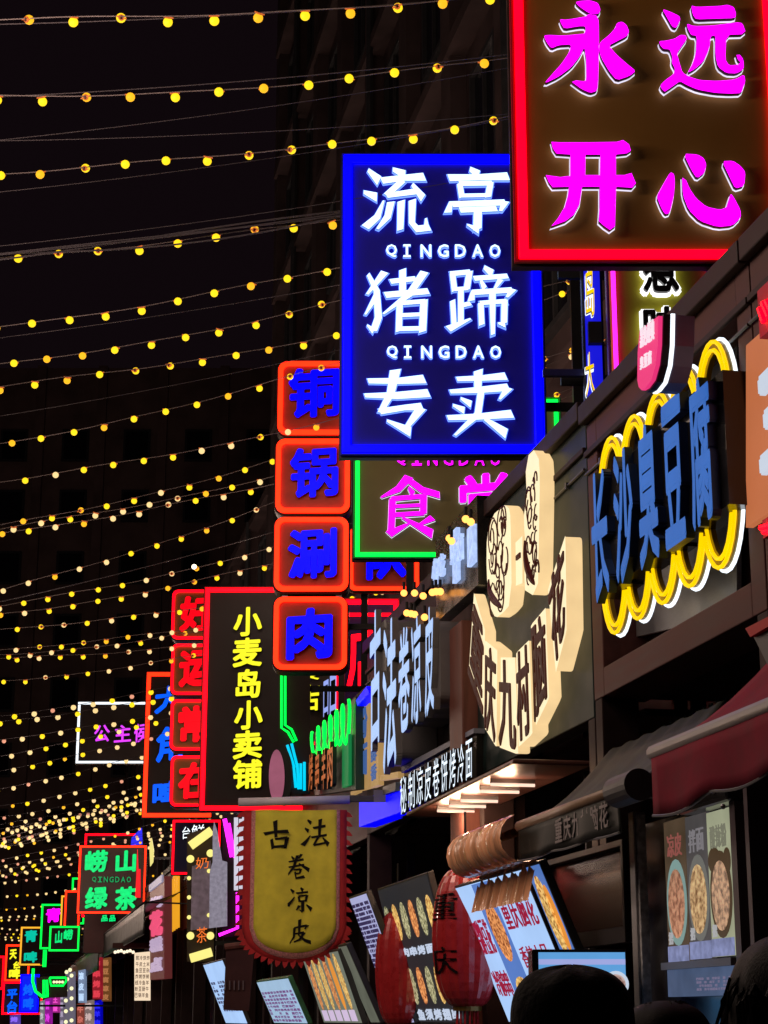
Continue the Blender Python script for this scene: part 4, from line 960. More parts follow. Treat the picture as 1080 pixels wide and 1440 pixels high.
for i, ch in enumerate('重庆九村脑花'):
    mb = MB(); x = .0 + (sB1-sB0) - 1.0 + i*.145
    glyph_mb(mb, ch, rectq(x, x+.125, -.155, -.035), -.030, -.024, .02, 0, 0); link('character', mb.mesh('character', mat('grey_print', (.3, .27, .27), .6)), awn)
# round end cap of roller
s_, z_ = wall(894, 1105, 2.65); mb = MB(); mb.tube([(-.25, 0, 0), (.05, 0, 0)], .07, 20)
link('awning_roller', mb.mesh('awning_roller', DGREY), None, loc=street(2.65, s_, z_), rot=(0, 0, RZ), label='short dark roller with a round cap between the black and crimson awnings', category='awning roller')
# glossy roll of clear sheet beyond, orange lamp reflections put into its streaky colour
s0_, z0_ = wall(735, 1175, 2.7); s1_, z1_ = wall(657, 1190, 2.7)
r = street_root('rolled_sheet', 'glossy rolled plastic sheet with orange lamp reflections in its colour beside the black awning', 'rolled sheet', 2.7, s1_, z0_)
GLO = mat('lamp_reflection_sheet', (1.0, .50, .27), .24, noise=.6, scale=5, bump=.3, coat=.5, stretch=(5, 1, .3))
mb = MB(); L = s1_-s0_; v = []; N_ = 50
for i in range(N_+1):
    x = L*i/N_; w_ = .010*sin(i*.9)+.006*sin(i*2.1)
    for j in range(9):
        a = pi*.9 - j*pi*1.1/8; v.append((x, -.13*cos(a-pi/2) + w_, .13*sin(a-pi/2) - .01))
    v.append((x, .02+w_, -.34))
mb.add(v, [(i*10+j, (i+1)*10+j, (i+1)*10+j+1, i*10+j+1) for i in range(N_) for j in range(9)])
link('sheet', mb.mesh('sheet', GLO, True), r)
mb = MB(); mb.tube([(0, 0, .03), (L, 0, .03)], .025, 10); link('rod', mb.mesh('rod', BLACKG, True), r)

# canopy underside with warm tube lamps
f = WF(2.9, 700, 1110)
s0_, z0_ = wall(755, 1103, 2.8); s1_, z1_ = wall(612, 1152, 2.8)
def same_s(u, v, s_t):
    r_ = ray(u, v); k_ = -r_[0]*sin(ALPHA) + r_[1]*cos(ALPHA); tt = s_t/k_
    return tt*(r_[0]*cos(ALPHA)+r_[1]*sin(ALPHA)), CZ + r_[2]*tt
r = street_root('stall_canopy', 'dark canopy board under the green board with a row of warm tube lamps below', 'canopy', 2.85, 13.4, 3.12)
mb = MB(); mb.box((0, 0, 0), (3.0, .48, .03)); link('board', mb.mesh('board', mat('reddish_canopy', (.12, .05, .04), .35)), r, bevel=.01)
for i, (ua, ub, va) in enumerate([(615, 667, 1148), (632, 683, 1140), (648, 700, 1131), (675, 730, 1122), (690, 752, 1111)]):
    s_ = wall(ub, va, 3.18)[0]; wa_, za_ = same_s(ua, va, s_); x_ = 13.4-s_
    mb = MB(); mb.tube([(x_, max(.02, wa_-2.85), -.035), (x_, .33, -.035)], .010, 8); t_ = link('tube_lamp', mb.mesh('tube_lamp', WARMBAR, True), r)
    mb = MB(); mb.box((x_-.015, max(.02, wa_-2.85), -.026), (x_+.015, .33, -.001)); link('lamp_holder', mb.mesh('lamp_holder', GREY), t_)
    li = bpy.data.lights.new('tube_light', 'POINT'); li.energy = 5.5; li.color = (1, .6, .36); li.shadow_soft_size = .06
    lo = bpy.data.objects.new('tube_light', li); COL.objects.link(lo); lo.parent = t_; lo.location = (x_, .15, -.09)

# ================================================================== CLOTH BANNER
f = BF(15.5, 415, 1345); f.r = f.root('cloth_banner', 'olive yellow cloth banner with red scalloped border and five black brush characters', 'banner')
YC = mat('olive_yellow_cloth', (.78, .70, .07), .85, noise=.18, scale=7, bump=.25)
RC = mat('dark_red_cloth', (.50, .035, .04), .85, noise=.2, scale=10, bump=.2)
PK = mat('pink_braid', (.65, .28, .28), .8, noise=.4, scale=80)
def ub(a, b): return f.p(240 + a/3.857, 1100 + b/3.857)      # magnified-photo coordinates
Wd = f.p(484, 1200)[0]-f.p(346, 1200)[0]
def fold(x, z): return .012*sin(x*11+1) + .007*sin(x*23+z*3)
def cloth(poly, y, m, nm, th=.004, parent=None):
    # grid-free cloth: fan polygon with front and back
    mb = MB(); mb.prism(poly, y, y+th); return link(nm, mb.mesh(nm, m), parent or f.r)
def panel(xl, xr, ztop, zs, rb, y, m, nm, n=20, scal=0.0):
    """banner field: straight sides to zs then a half ellipse of depth rb, as a wavy grid"""
    mb = MB(); v = []; rows = 16; cx = (xl+xr)/2; hw = (xr-xl)/2
    for i in range(n+1):
        x = xl + (xr-xl)*i/n; e = max(0, 1-((x-cx)/hw)**2); zb = zs - rb*sqrt(e)
        for j in range(rows+1):
            z = ztop + (zb-ztop)*j/rows; v.append((x, y+fold(x, z), z))
    mb.add(v, [(i*(rows+1)+j, i*(rows+1)+j+1, (i+1)*(rows+1)+j+1, (i+1)*(rows+1)+j) for i in range(n) for j in range(rows)])
    o = link(nm, mb.mesh(nm, m, True), f.r); sm = o.modifiers.new('thickness', 'SOLIDIFY'); sm.thickness = .003; return o
zt_ = ub(600, 150)[1]; zs_ = ub(600, 790)[1]
panel(ub(395, 300)[0], ub(955, 300)[0], zt_, zs_-.0, ub(0, 790)[1]-ub(0, 990)[1]-.02, .006, RC, 'border')
panel(ub(436, 300)[0], ub(918, 300)[0], zt_-.001, zs_, ub(0, 790)[1]-ub(0, 958)[1], .001, PK, 'braid')
panel(ub(458, 300)[0], ub(900, 300)[0], zt_-.002, zs_, ub(0, 790)[1]-ub(0, 925)[1], -.004, YC, 'field')
# scalloped teeth along the edge
cx = (ub(395, 0)[0]+ub(955, 0)[0])/2; hw = (ub(955, 0)[0]-ub(395, 0)[0])/2; rb_ = ub(0, 790)[1]-ub(0, 990)[1]-.02
edge = []
for i in range(13): edge.append((cx-hw, zt_-.03+(zs_-zt_)*i/12, -1, 0))
for i in range(1, 22):
    a = pi + pi*i/22; edge.append((cx+hw*cos(a), zs_+rb_*sin(a), cos(a), sin(a)))
for i in range(13): edge.append((cx+hw, zs_+(zt_-.03-zs_)*i/12, 1, 0))
for (x, z, nx, nz) in edge:
    tx, tz = -nz, nx; d = .052; w_ = .026; dn = -.03 if abs(nx) == 1 else 0
    P = [(x-tx*w_-nx*.012, z-tz*w_-nz*.012), (x+nx*d*.5-tx*w_*.7, z+nz*d*.5-tz*w_*.7+dn*.4), (x+nx*d, z+nz*d+dn), (x+nx*d*.5+tx*w_*.7, z+nz*d*.5+tz*w_*.7+dn*.4), (x+tx*w_-nx*.012, z+tz*w_-nz*.012)]
    mb = MB(); mb.prism(P, .008+fold(x, z), .013+fold(x, z)); link('tooth', mb.mesh('tooth', RC), f.r)
INK = mat('black_ink', (.006, .005, .005), .7)
BR = {
 '古': [S((508,282),(570,270),(640,268), w=[16,12,18]), S((568,210),(572,300), w=[22,14]), S((548,310),(556,362), w=[14,16]), S((550,312),(636,300), w=[10,12]), S((632,300),(620,360), w=[20,14]), S((556,352),(622,346), w=[12,12])],
 '法': [S((742,205),(762,222), w=[8,18]), S((728,250),(748,266), w=[8,18]), S((716,342),(738,318),(758,288), w=[22,14,4]), S((772,248),(850,236), w=[10,14]), S((812,200),(806,288), w=[18,12]), S((762,300),(862,284), w=[10,12]), S((804,290),(776,342), w=[12,10]), S((776,342),(842,328), w=[10,10]), S((824,300),(856,340), w=[6,22])],
 '卷': [S((655,402),(668,418), w=[6,14]), S((710,390),(694,414), w=[14,6]), S((640,432),(722,418), w=[8,12]), S((632,462),(740,444), w=[8,10]), S((688,396),(668,458),(622,522), w=[14,12,6]), S((694,440),(752,478), w=[6,20]), S((668,476),(706,470), w=[8,10]), S((706,470),(700,494), w=[12,8]), S((676,496),(702,492), w=8), S((674,486),(680,520),(726,512), w=[10,10,16])],
 '凉': [S((650,580),(668,598), w=[6,18]), S((632,672),(652,650),(672,622), w=[20,12,4]), S((704,572),(718,588), w=[8,18]), S((680,602),(758,594), w=[8,12]), S((694,618),(698,648), w=10), S((694,618),(740,612), w=8), S((740,612),(732,646), w=[14,10]), S((698,646),(734,642), w=8), S((716,646),(716,702), w=[16,14]), S((714,702),(698,692), w=[12,4]), S((698,668),(682,694), w=[14,6]), S((736,664),(764,692), w=[6,20])],
 '皮': [S((668,790),(740,776), w=[8,12]), S((742,774),(728,796), w=[16,6]), S((672,790),(668,840),(640,884), w=[14,10,5]), S((700,744),(696,826), w=[16,10]), S((674,822),(724,814), w=[8,12]), S((724,814),(700,852),(648,876), w=[14,10,4]), S((690,826),(726,856),(780,876), w=[6,14,20])]}
for ch, st in BR.items():
    mb = MB()
    for i, (p, w_) in enumerate(st):
        poly = stroke_poly(p, [q*1.12 for q in w_]); q = [ub(*a) for a in poly]
        yy = -.0075 + fold(sum(a[0] for a in q)/len(q), q[0][1]); mb.prism(q, yy-.0035-.0003*i, yy+.003)
    link('character', mb.mesh('character', INK), f.r)
# rod and bracket
a = f.p(336, 1124); b = f.p(492, 1120)
mb = MB(); mb.tube([(a[0], -.035, a[1]-.03), (b[0], -.035, b[1]-.03)], .036, 14); link('rod', mb.mesh('rod', PIPE, True), f.r)
mb = MB(); xw = (3.3 - 15.5*sin(ALPHA))/cos(ALPHA) - f.X; mb.box((b[0]-.02, -.05, b[1]-.05), (xw, -.02, b[1]+.0)); link('bracket_bar', mb.mesh('bracket_bar', DGREY), f.r, bevel=.004)
mb = MB(); c = f.p(534, 1117); mb.box((c[0]-.05, -.058, c[1]-.07), (c[0]+.05, -.051, c[1]+.03)); link('bracket_plate', mb.mesh('bracket_plate', GREY), f.r)

# ================================================================== TILTED MENU BOARDS, LANTERNS
POOL = '炸串烤肠豆腐凉皮面鸡排鱿鱼羊肉牛杂煎饼冷锅巴土酸辣粉米线'
def tilt_board(label, ul, ur, vtl, ltop, lbot, face, border=None, w_top=2.62, name='menu_board', th=.05, cat='menu board'):
    """board hung along the stall front, leaning out at the top. (ul,vtl)-(ur,..) top edge on plane w_top; ltop->lbot is the left edge in the photo"""
    s1, z1 = wall(ul, vtl, w_top); s0, _ = wall(ur, vtl, w_top)
    # bottom: same s as top, solve w so that the left edge passes through lbot
    ub_, vb_ = lbot; r_ = ray(ub_, vb_)
    k_ = -r_[0]*sin(ALPHA) + r_[1]*cos(ALPHA); t = s1/k_; wb = t*(r_[0]*cos(ALPHA)+r_[1]*sin(ALPHA)); zb = CZ + r_[2]*t
    r = street_root(name, label, cat, w_top, s1, z1); L = s1 - s0
    Hh = math.hypot(wb-w_top, z1-zb); ang = atan2(wb-w_top, z1-zb)
    piv = bpy.data.objects.new('frame', None)
    o = boxpart('frame', (0, .003, -Hh), (L, th, 0), border or DGREY, r, bevel=.006)
    o.rotation_euler = (ang, 0, 0)     # local -z swings towards +y (the wall)
    fo = boxpart('sheet', (.015, 0, -Hh+.015), (L-.015, .0028, -.015), face, r); fo.rotation_euler = (ang, 0, 0)
    return r, o, L, Hh
def ptext(parent, chars, x0, x1, z0, z1, m, bold=.02, gapx=0, name='character', y=-.006):
    n = len(chars); w_ = (x1-x0)/n
    for i, ch in enumerate(chars):
        mb = MB(); glyph_mb(mb, ch, rectq(x0+i*w_+w_*.06, x0+(i+1)*w_-w_*.06, z0, z1), y, y+.005, bold, 0, 0); link(name, mb.mesh(name, m), parent)
def block_text(parent, rows, cols, x0, x1, z0, z1, m, seed=0, fill=.8):
    rnd = random.Random(seed); mb = MB(); cw = (x1-x0)/cols; rh = (z1-z0)/rows
    for j in range(rows):
        for i in range(cols):
            if rnd.random() > fill: continue
            ch = rnd.choice(POOL); glyph_mb(mb, ch, rectq(x0+i*cw+cw*.08, x0+(i+1)*cw-cw*.08, z1-(j+.85)*rh, z1-(j+.1)*rh), -.005, -.001, .02, 0, 0)
    return link('small_print', mb.mesh('small_print', m), parent, kind='stuff')
LB = glow('light_blue_sheet', (.40, .60, .95), 1.0, noise=.10, scale=2); LBD = glow('mid_blue_print', (.12, .25, .68), .8)
REDP = glow('red_print', (.45, .015, .06), .7); PURP = glow('dark_print', (.07, .05, .16), .5)
FOODR = food('food_red', (.16, .03, .01), (1, .42, .14), .95, 60); FOODY = food('food_yellow', (.25, .09, .01), (1, .68, .22), .95, 60)
FOODG = food('food_green', (.06, .07, .02), (.8, .78, .45), .65, 70)
def ell(parent, cx, cz, rx, rz, m, nm='food_picture', y=-.004, n=24, rot=0):
    mb = MB(); P = []
    for i in range(n):
        a = 2*pi*i/n; x, z = rx*cos(a), rz*sin(a); P.append((cx+x*cos(rot)-z*sin(rot), cz+x*sin(rot)+z*cos(rot)))
    mb.prism(P, y, y+.003); return link(nm, mb.mesh(nm, m), parent)
# M1 : big light blue menu with red print
r, o, L, Hh = tilt_board('large light blue back-lit menu with dark red characters, leaning out beside the lantern', 637, 733, 1247, None, (716, 1440), LB, w_top=2.75)
boxpart('print_band', (L*.28, -.002, -Hh+.02), (L*.52, -.0005, -.02), LBD, o)
for nm_, cx_, cz_, rx_, rz_, m_ in (('food_picture', .40, -.36, .08, .26, FOODR), ('food_picture', .42, -.80, .09, .16, FOODY)): ell(o, L*cx_, Hh*cz_, L*rx_*1.1, Hh*rz_*.8, m_)
ptext(o, '招牌豆花', L*.04, L*.27, -Hh*.50, -Hh*.26, REDP, .0); ptext(o, '冷锅串串', L*.05, L*.27, -Hh*.80, -Hh*.62, REDP, .0)
ptext(o, '重庆脑花', L*.54, L*.97, -Hh*.36, -Hh*.14, REDP, .01); ptext(o, '香辣十足', L*.56, L*.92, -Hh*.62, -Hh*.48, REDP, .0); ptext(o, '微辣中辣', L*.56, L*.92, -Hh*.85, -Hh*.72, PURP, .0)
# side menu right of it
r, o, L, Hh = tilt_board('narrow side menu with a long picture of orange noodles', 737, 757, 1217, None, (790, 1345), glow('blue_side_sheet', (.1, .22, .6), .8), w_top=2.75)
ell(o, L*.45, -Hh*.55, L*.3, Hh*.42, FOODY); ell(o, L*.75, -Hh*.6, L*.18, Hh*.36, glow('orange_print', (.95, .35, .05), .8), 'print_band')
# M2 : black menu with rows of food
KB = glow('charcoal_sheet', (.035, .035, .04), .6)
r, o, L, Hh = tilt_board('black menu with two rows of skewer pictures between the lanterns', 530, 600, 1250, None, (578, 1440), KB, w_top=2.75)
for j, (zt0, zt1) in enumerate(((-.12, -.42), (-.60, -.86))):
    for i in range(6):
        ell(o, L*(.08+.165*i), Hh*(zt0+zt1)/2, L*.055, Hh*.13, [FOODG, FOODY, FOODG, FOODR, FOODG, FOODY][(i+j) % 6])
WC = glow('white_caption', (.65, .75, .95), .8)
ptext(o, '羊肉串烤面筋', L*.03, L*.97, -Hh*.52, -Hh*.455, WC, .05); ptext(o, '鱿鱼须烤翅串', L*.03, L*.97, -Hh*.97, -Hh*.89, WC, .05)
# M3 : dense print
r, o, L, Hh = tilt_board('pale menu sheet densely filled with tiny dark print beside the banner', 490, 514, 1262, None, (556, 1440), glow('lilac_sheet', (.50, .52, .85), .75), w_top=2.6)
block_text(o, 26, 22, .03, L-.03, -Hh*.98, -Hh*.06, PURP, 4, .85)
# M4 : orange sticks
r, o, L, Hh = tilt_board('menu with tall pictures of orange and yellow skewers below the banner', 424, 474, 1345, None, (456, 1440), glow('dull_green_sheet', (.25, .28, .22), .6), w_top=2.6)
for i in range(6): ell(o, L*(.12+.15*i), -Hh*.42, L*.05, Hh*.38, [FOODR, FOODY, FOODY, FOODR, glow('orange_print', (.95, .35, .05), .8), FOODY][i], rot=.05)
for i in range(5): boxpart('price_tag', (L*(.06+.18*i), -.004, -Hh*.95), (L*(.2+.18*i), -.001, -Hh*.80), glow('pink_tag', (.75, .6, .85), .8), o)
# slim board in between
r, o, L, Hh = tilt_board('slim grey green edge board between the skewer menu and the densely printed sheet', 474, 486, 1330, None, (522, 1440), glow('grey_green_edge', (.16, .17, .13), .7, noise=.3), w_top=2.62)
# M5
r, o, L, Hh = tilt_board('small light blue menu sheet with lines of violet print under the banner', 360, 404, 1380, None, (386, 1440), glow('pale_cyan_sheet', (.42, .62, .85), .8), w_top=2.6, border=mat('green_trim', (.1, .35, .15), .5))
block_text(o, 9, 10, .05, L-.05, -Hh*.95, -Hh*.25, glow('violet_print', (.25, .08, .3), .6), 7)
# M6
r, o, L, Hh = tilt_board('narrow pale menu sheet left of the dark hanging cloth', 285, 312, 1356, None, (318, 1440), LB, w_top=2.6)
block_text(o, 8, 8, .1, L-.1, -Hh*.8, -Hh*.3, PURP, 9)
# hanging dark cloth
f = BF(17, 337, 1425); f.r = f.root('hanging_cloth', 'dark brown cloth hanging below the banner\'s left corner', 'cloth')
q = [f.p(318, 1332), f.p(358, 1330), f.p(350, 1422), f.p(314, 1420)]
mb = MB(); mb.prism(q, 0, .02); link('cloth', mb.mesh('cloth', mat('maroon_brown_cloth', (.07, .03, .03), .8, bump=.2)), f.r)
mb = MB(); a = f.p(316, 1332); b = f.p(400, 1322); mb.tube([(a[0], 0, a[1]), (b[0], 0, b[1])], .03, 8); link('rod', mb.mesh('rod', WOOD2), f.r)
mb = MB(); bb = f.p(352, 1376); aa = f.p(316, 1384)
for i in range(5): mb.box((aa[0]+.04*i, -.02, aa[1]-.05), (aa[0]+.04*i+.012, .0, aa[1]+.03))
link('tassel', mb.mesh('tassel', mat('grey_brown_tassel', (.18, .14, .15), .7)), f.r, kind='stuff')

# lanterns
LR = mat('red_lantern_silk', (.50, .025, .03), .3, noise=.15, scale=20, bump=.1, coat=.4)
LRG = mat('lantern_black_paint', (.01, .006, .006), .5)
def lantern(label, u, v, ru, rv, w, chars=None):
    s_, z_ = wall(u, v, w); dist = Vector(street(w, s_, z_)).length; R_ = ru*dist/FPX*1.0; Hh = rv*dist/FPX
    r = street_root('red_lantern', label, 'lantern', w, s_, z_, 'red lanterns hanging between the menus')
    nu, nv = 36, 16; mb = MB(); v_ = []
    for j in range(nv+1):
        a = pi*(.06 + .88*j/nv)
        for i in range(nu):
            b = 2*pi*i/nu; rr = R_*(sin(a)**.6)*(1 + .022*(1 if i % 2 else -1)); v_.append((rr*cos(b), rr*sin(b), Hh*cos(a)))
    mb.add(v_, [(j*nu+i, j*nu+(i+1) % nu, (j+1)*nu+(i+1) % nu, (j+1)*nu+i) for j in range(nv) for i in range(nu)][::1])
    o_ = link('lantern_body', mb.mesh('lantern_body', LR, False), r)
    for zz in (Hh*.985, -Hh*.985):
        mb = MB(); mb.tube([(0, 0, zz-.02), (0, 0, zz+.02)], R_*.42, 20); link('cap', mb.mesh('cap', mat('lantern_gold_cap', (.25, .14, .03), .4, metal=.5)), r)
    mb = MB(); mb.tube([(0, 0, Hh), (0, 0, Hh+.35)], .008, 6); link('hanging_cord', mb.mesh('hanging_cord', BLACK), r)
    mb = MB()
    for i in range(14):
        b = 2*pi*i/14; mb.tube([(R_*.3*cos(b), R_*.3*sin(b), -Hh), (R_*.33*cos(b), R_*.33*sin(b), -Hh-.22)], .006, 4)
    link('tassel', mb.mesh('tassel', LR), r, kind='stuff')
    if chars:                                   # painted characters wrapped on the body, facing camera and street
        for i, ch in enumerate(chars):
            v2, f2, fr2, bb = font_shape(ch, 0.0); out = []; n_ = len(chars)
            th0 = radians(-58); zc_ = Hh*(.42 - .84*i/(max(1, n_-1)) * .9); hz = Hh*.38; hw_ = .5
            for x, y, z in v2:
                a = (x-bb[0])/(bb[1]-bb[0])-.5; b = (y-bb[2])/(bb[3]-bb[2])-.5
                zz = zc_ + b*hz; sa = sqrt(max(.05, 1-(zz/Hh)**2)); rr = R_*(sa**.6)*1.02 + (.006 if z > 0 else 0); th = th0 + a*1.0
                out.append((rr*cos(th), rr*sin(th), zz))
            mb = MB(); mb.add(out, f2); link('character', mb.mesh('character', LRG), o_)
    return r
lantern('big red silk lantern with black characters next to the light blue menu', 656, 1318, 46, 93, 2.86, '重庆')
lantern('big red silk lantern partly hidden by the black skewer menu', 560, 1362, 31, 76, 2.86)

# ================================================================== RIGHT LOWER: posters, screen, post, window
f = WF(3.0, 985, 1400); f.r = f.root('poster_case', 'dark glass case with three tall food posters at the lower right', 'poster case')
mb = MB(); q = [f.p(905, 1160, .06), f.p(1046, 1128, .06), f.p(1040, 1400, .06), f.p(905, 1425, .06)]
q = [(f.p(905, 1160, .06)[0], f.p(905,1160,.06)[1]), (f.p(1046,1128,.06)[0], f.p(905,1160,.06)[1]), (f.p(1046,1128,.06)[0], 1.2-f.z), (f.p(905, 1160, .06)[0], 1.2-f.z)]
mb.prism(q, .06, .12); link('back_panel', mb.mesh('back_panel', mat('navy_glass', (.012, .016, .03), .15, noise=.1)), f.r)
for i, (a, b, vt, vb) in enumerate([((930, 1160), (957, 1152), 1157, 1356), ((960, 1151), (988, 1146), 1150, 1350), ((990, 1145), (1020, 1140), 1144, 1346)]):
    x0, z1 = f.p(a[0]+3, vt); x1 = f.p(b[0]+5, vt)[0]; z0 = f.p(a[0]+8, vb)[1]
    base = [glow('brown_poster', (.13, .085, .05), .55, noise=.4, scale=4), glow('grey_poster', (.11, .10, .10), .55, noise=.4, scale=4), glow('cream_poster', (.55, .58, .38), .55, noise=.2, scale=4)][i]
    mb = MB(); mb.box((x0, -.0, z0), (x1, .02, z1)); p_ = link('poster', mb.mesh('poster', base), f.r)
    w_ = x1-x0; h_ = z1-z0; cx_ = (x0+x1)/2; cz_ = z0+h_*.42
    ell(p_, cx_+w_*.02, cz_, w_*.47, h_*.30, [glow('pale_teal_bowl', (.30, .48, .45), .6), glow('grey_bowl', (.22, .22, .2), .6), glow('brown_bowl', (.10, .06, .03), .6)][i], 'bowl_picture', -.003)
    ell(p_, cx_+w_*.02, cz_-h_*.01, w_*.38, h_*.24, [food('food_red2', (.25, .08, .04), (.75, .38, .22), .6, 55), food('food_gold', (.22, .10, .03), (.9, .62, .3), .6, 55), food('food_mix', (.2, .12, .08), (.8, .5, .3), .6, 55)][i], y=-.006)
    if i == 2:
        ell(p_, x0+w_*.28, z0+h_*.66, w_*.26, h_*.09, MATS['brown_bowl'], 'bowl_picture', -.0035); ell(p_, x0+w_*.84, z0+h_*.64, w_*.15, h_*.09, MATS['brown_bowl'], 'bowl_picture', -.0035)
    mb = MB(); mb.box((x0+.004, -.004, z0), (x1-.004, -.0005, z0+h_*.12)); link('print_band', mb.mesh('print_band', glow('lavender_band', (.30, .34, .62), .6, noise=.4, scale=20)), p_)
    ptext(p_, ['凉皮', '拌面', '酸辣粉'][i], x0+w_*.15, x1-w_*.12, z1-h_*.26, z1-h_*.10, [glow('faint_red_print', (.4, .12, .1), .6), glow('faint_grey_print', (.3, .28, .3), .6), glow('faint_dark_print', (.28, .28, .2), .6)][i], .0)
    ptext(p_, '招', x0+w_*.1, x0+w_*.32, z0+h_*.13, z0+h_*.22, glow('white_print2', (.6, .6, .62), .6), .03, y=-.009)
mb = MB(); x0, z1 = f.p(938, 1358); x1 = f.p(1034, 1342)[0]; z0 = f.p(938, 1402)[1]; mb.box((x0, .0, z0), (x1, .03, z1-.02)); bl_ = link('lower_panel', mb.mesh('lower_panel', glow('slate_blue_panel', (.09, .13, .24), .6, noise=.3, scale=6)), f.r)
block_text(bl_, 4, 14, x0+(x1-x0)*.45, x1-.02, z0+.02, z1-.06, glow('mauve_print', (.25, .22, .36), .6), 12)
mb = MB(); mb.box((x0, -.03, z1-.02), (x1+.02, .03, z1+.012)); link('ledge', mb.mesh('ledge', GREY), f.r)
mb = MB(); a = f.p(1041, 1200); mb.box((a[0], -.04, 1.2-f.z), (a[0]+.06, .1, 2.9-f.z)); mb.box((a[0]+.16, -.04, 1.2-f.z), (a[0]+.20, .1, 2.9-f.z)); link('case_post', mb.mesh('case_post', mat('taupe_metal', (.11, .085, .095), .4)), f.r)
mb = MB(); a = f.p(972, 1100); b = f.p(1046, 1080); mb.box((a[0], -.08, a[1]-.15), (b[0], .1, a[1]+.10)); link('hinge_box', mb.mesh('hinge_box', BLACKG), f.r, bevel=.02)
for (u, v) in ((998, 1112), (1013, 1108), (1012, 1134)):
    a = f.p(u, v, -.1); mb = MB(); sphere(mb, (a[0], -.085, a[1]), .012, 8, 6); link('bolt', mb.mesh('bolt', STEEL, True), f.r)
# steel post
s_, z_ = wall(893, 1300, 2.95)
r = street_root('steel_post', 'pale grey upright steel post left of the poster case', 'post', 2.95, s_, 0)
boxpart('post', (-.05, 0, 0), (.03, .06, 2.66), STEEL, r, bevel=.004); boxpart('flange', (.034, .01, 0), (.06, .05, 2.64), mat('torn_white_edge', (.5, .5, .5), .6, noise=.6, scale=30), r)
# dark window with a streaky dark red pane
f = WF(3.1, 830, 1335); f.r = f.root('service_window', 'dark service window under the black awning beside the steel post', 'window')
x0, z1 = f.p(757, 1215); x1 = f.p(880, 1190)[0]; z0 = f.p(800, 1335)[1]
mb = MB(); mb.box((x0, .04, z0), (x1, .06, z1)); link('pane', mb.mesh('pane', mat('dark_red_glass', (.05, .012, .012), .12, noise=.5, scale=5, stretch=(.3, 1, 6))), f.r)
mb = MB(); ring(mb, roundrect(x0, x1, z0, z1, 0), roundrect(x0+.05, x1-.03, z0+.08, z1-.03, 0), -.02, .039); link('frame', mb.mesh('frame', DGREY), f.r)
# blue screen
f = BF(8.9, 820, 1440); f.r = f.root('counter_screen', 'light blue lit display box with two round dish pictures behind the capped head', 'display')
x0, z1 = f.p(757, 1338); x1, z0 = f.p(883, 1470)
mb = MB(); mb.box((x0-.03, .0, z0), (x1+.004, .25, z1+.01)); link('casing', mb.mesh('casing', BLACKG), f.r, bevel=.006)
mb = MB(); mb.box((x0, -.006, z0+.02), (x1, -.001, z1-.004)); scr = link('lit_face', mb.mesh('lit_face', glow('sky_screen', (.13, .40, .80), .85, noise=.08)), f.r)
mb = MB(); mb.box((x0, -.010, z1-.06), (x1, -.007, z1-.035)); link('print_band', mb.mesh('print_band', glow('lilac_band', (.40, .45, .85), .85)), scr)
for u in (796, 866):
    a = f.p(u, 1384); ell(scr, a[0], a[1], .06, .06, glow('pale_plate_print', (.6, .7, .85), .9), 'dish_picture', -.0105); ell(scr, a[0], a[1], .045, .045, food('dish_food', (.25, .1, .08), (.75, .55, .5), .7, 60), 'dish_picture', -.013)

# small pendant boxes and awnings deeper down the street
s1_, z1_ = wall(206, 1268, 2.5); s2_, z2_ = wall(104, 1345, 2.5)
awning('long black awning silhouette stepping down the far side of the row', s1_, s1_+14, 2.5, z1_, z1_+.3, .55, BLKFAB, BLACK, .02, w_wall=3.3)
awning('far black awning whose tip touches the distant neon cluster', s1_+14.2, s1_+34, 2.4, z1_-.25, z1_+.1, .6, BLKFAB, BLACK, .02, w_wall=3.3)
# marquee sign with bulbs, red-pink box, warm menu, letters
f = BF(27, 292, 1355); f.r = f.root('marquee_sign', 'dim panel edged with fat yellow bulbs and bars left of the banner', 'marquee sign')
FY = glow('marquee_yellow', (1, .88, .25), 1.05)
q = [f.p(270, 1218), f.p(296, 1210), f.p(296, 1305), f.p(268, 1308)]; mb = MB(); mb.prism(q, 0, .05); link('panel', mb.mesh('panel', glow('mauve_grey_panel', (.14, .09, .11), .6, noise=.5, scale=12, base=(.1,.1,.1))), f.r)
for (u, v) in ((268, 1208), (296, 1200), (268, 1316), (296, 1316)):
    a = f.p(u, v); mb = MB(); sphere(mb, (a[0], -.02, a[1]), .055, 12, 8); link('bulb', mb.mesh('bulb', FY, True), f.r)
for (u, v) in ((266, 1235), (266, 1262), (266, 1290), (294, 1225), (294, 1287)):
    a = f.p(u, v); mb = MB(); sphere(mb, (a[0], -.02, a[1]), .03, 10, 6); link('bulb', mb.mesh('bulb', FY, True), f.r)
ntube(f, [(268, 1190), (298, 1168)], .065, FY, nm='light_bar'); ntube(f, [(268, 1348), (298, 1339)], .065, FY, nm='light_bar')
ORN = glow('orange_neon', (1, .2, .03), 1.0)
letters(f, [('茶', 277, 1304, 292, 1326), ('奶', 276, 1206, 294, 1222)], ORN, SIDED, .0)
mb = MB(); q = [f.p(262, 1172), f.p(300, 1160), f.p(300, 1352), f.p(262, 1352)]; mb.prism(q, .08, .15); link('board', mb.mesh('board', PLATE_D), f.r)
post_for(27, f.X+.2, f.Z, f.Z+1.6, f.r, f, .15)
f = BF(25, 308, 1308); f.r = f.root('bottle_sign', 'grey white bottle shaped board beside the marquee bulbs', 'sign board')
q = [f.p(*p) for p in ((294, 1305), (295, 1225), (299, 1212), (299, 1170), (301, 1156), (305, 1168), (309, 1192), (312, 1210), (319, 1212), (319, 1302))]
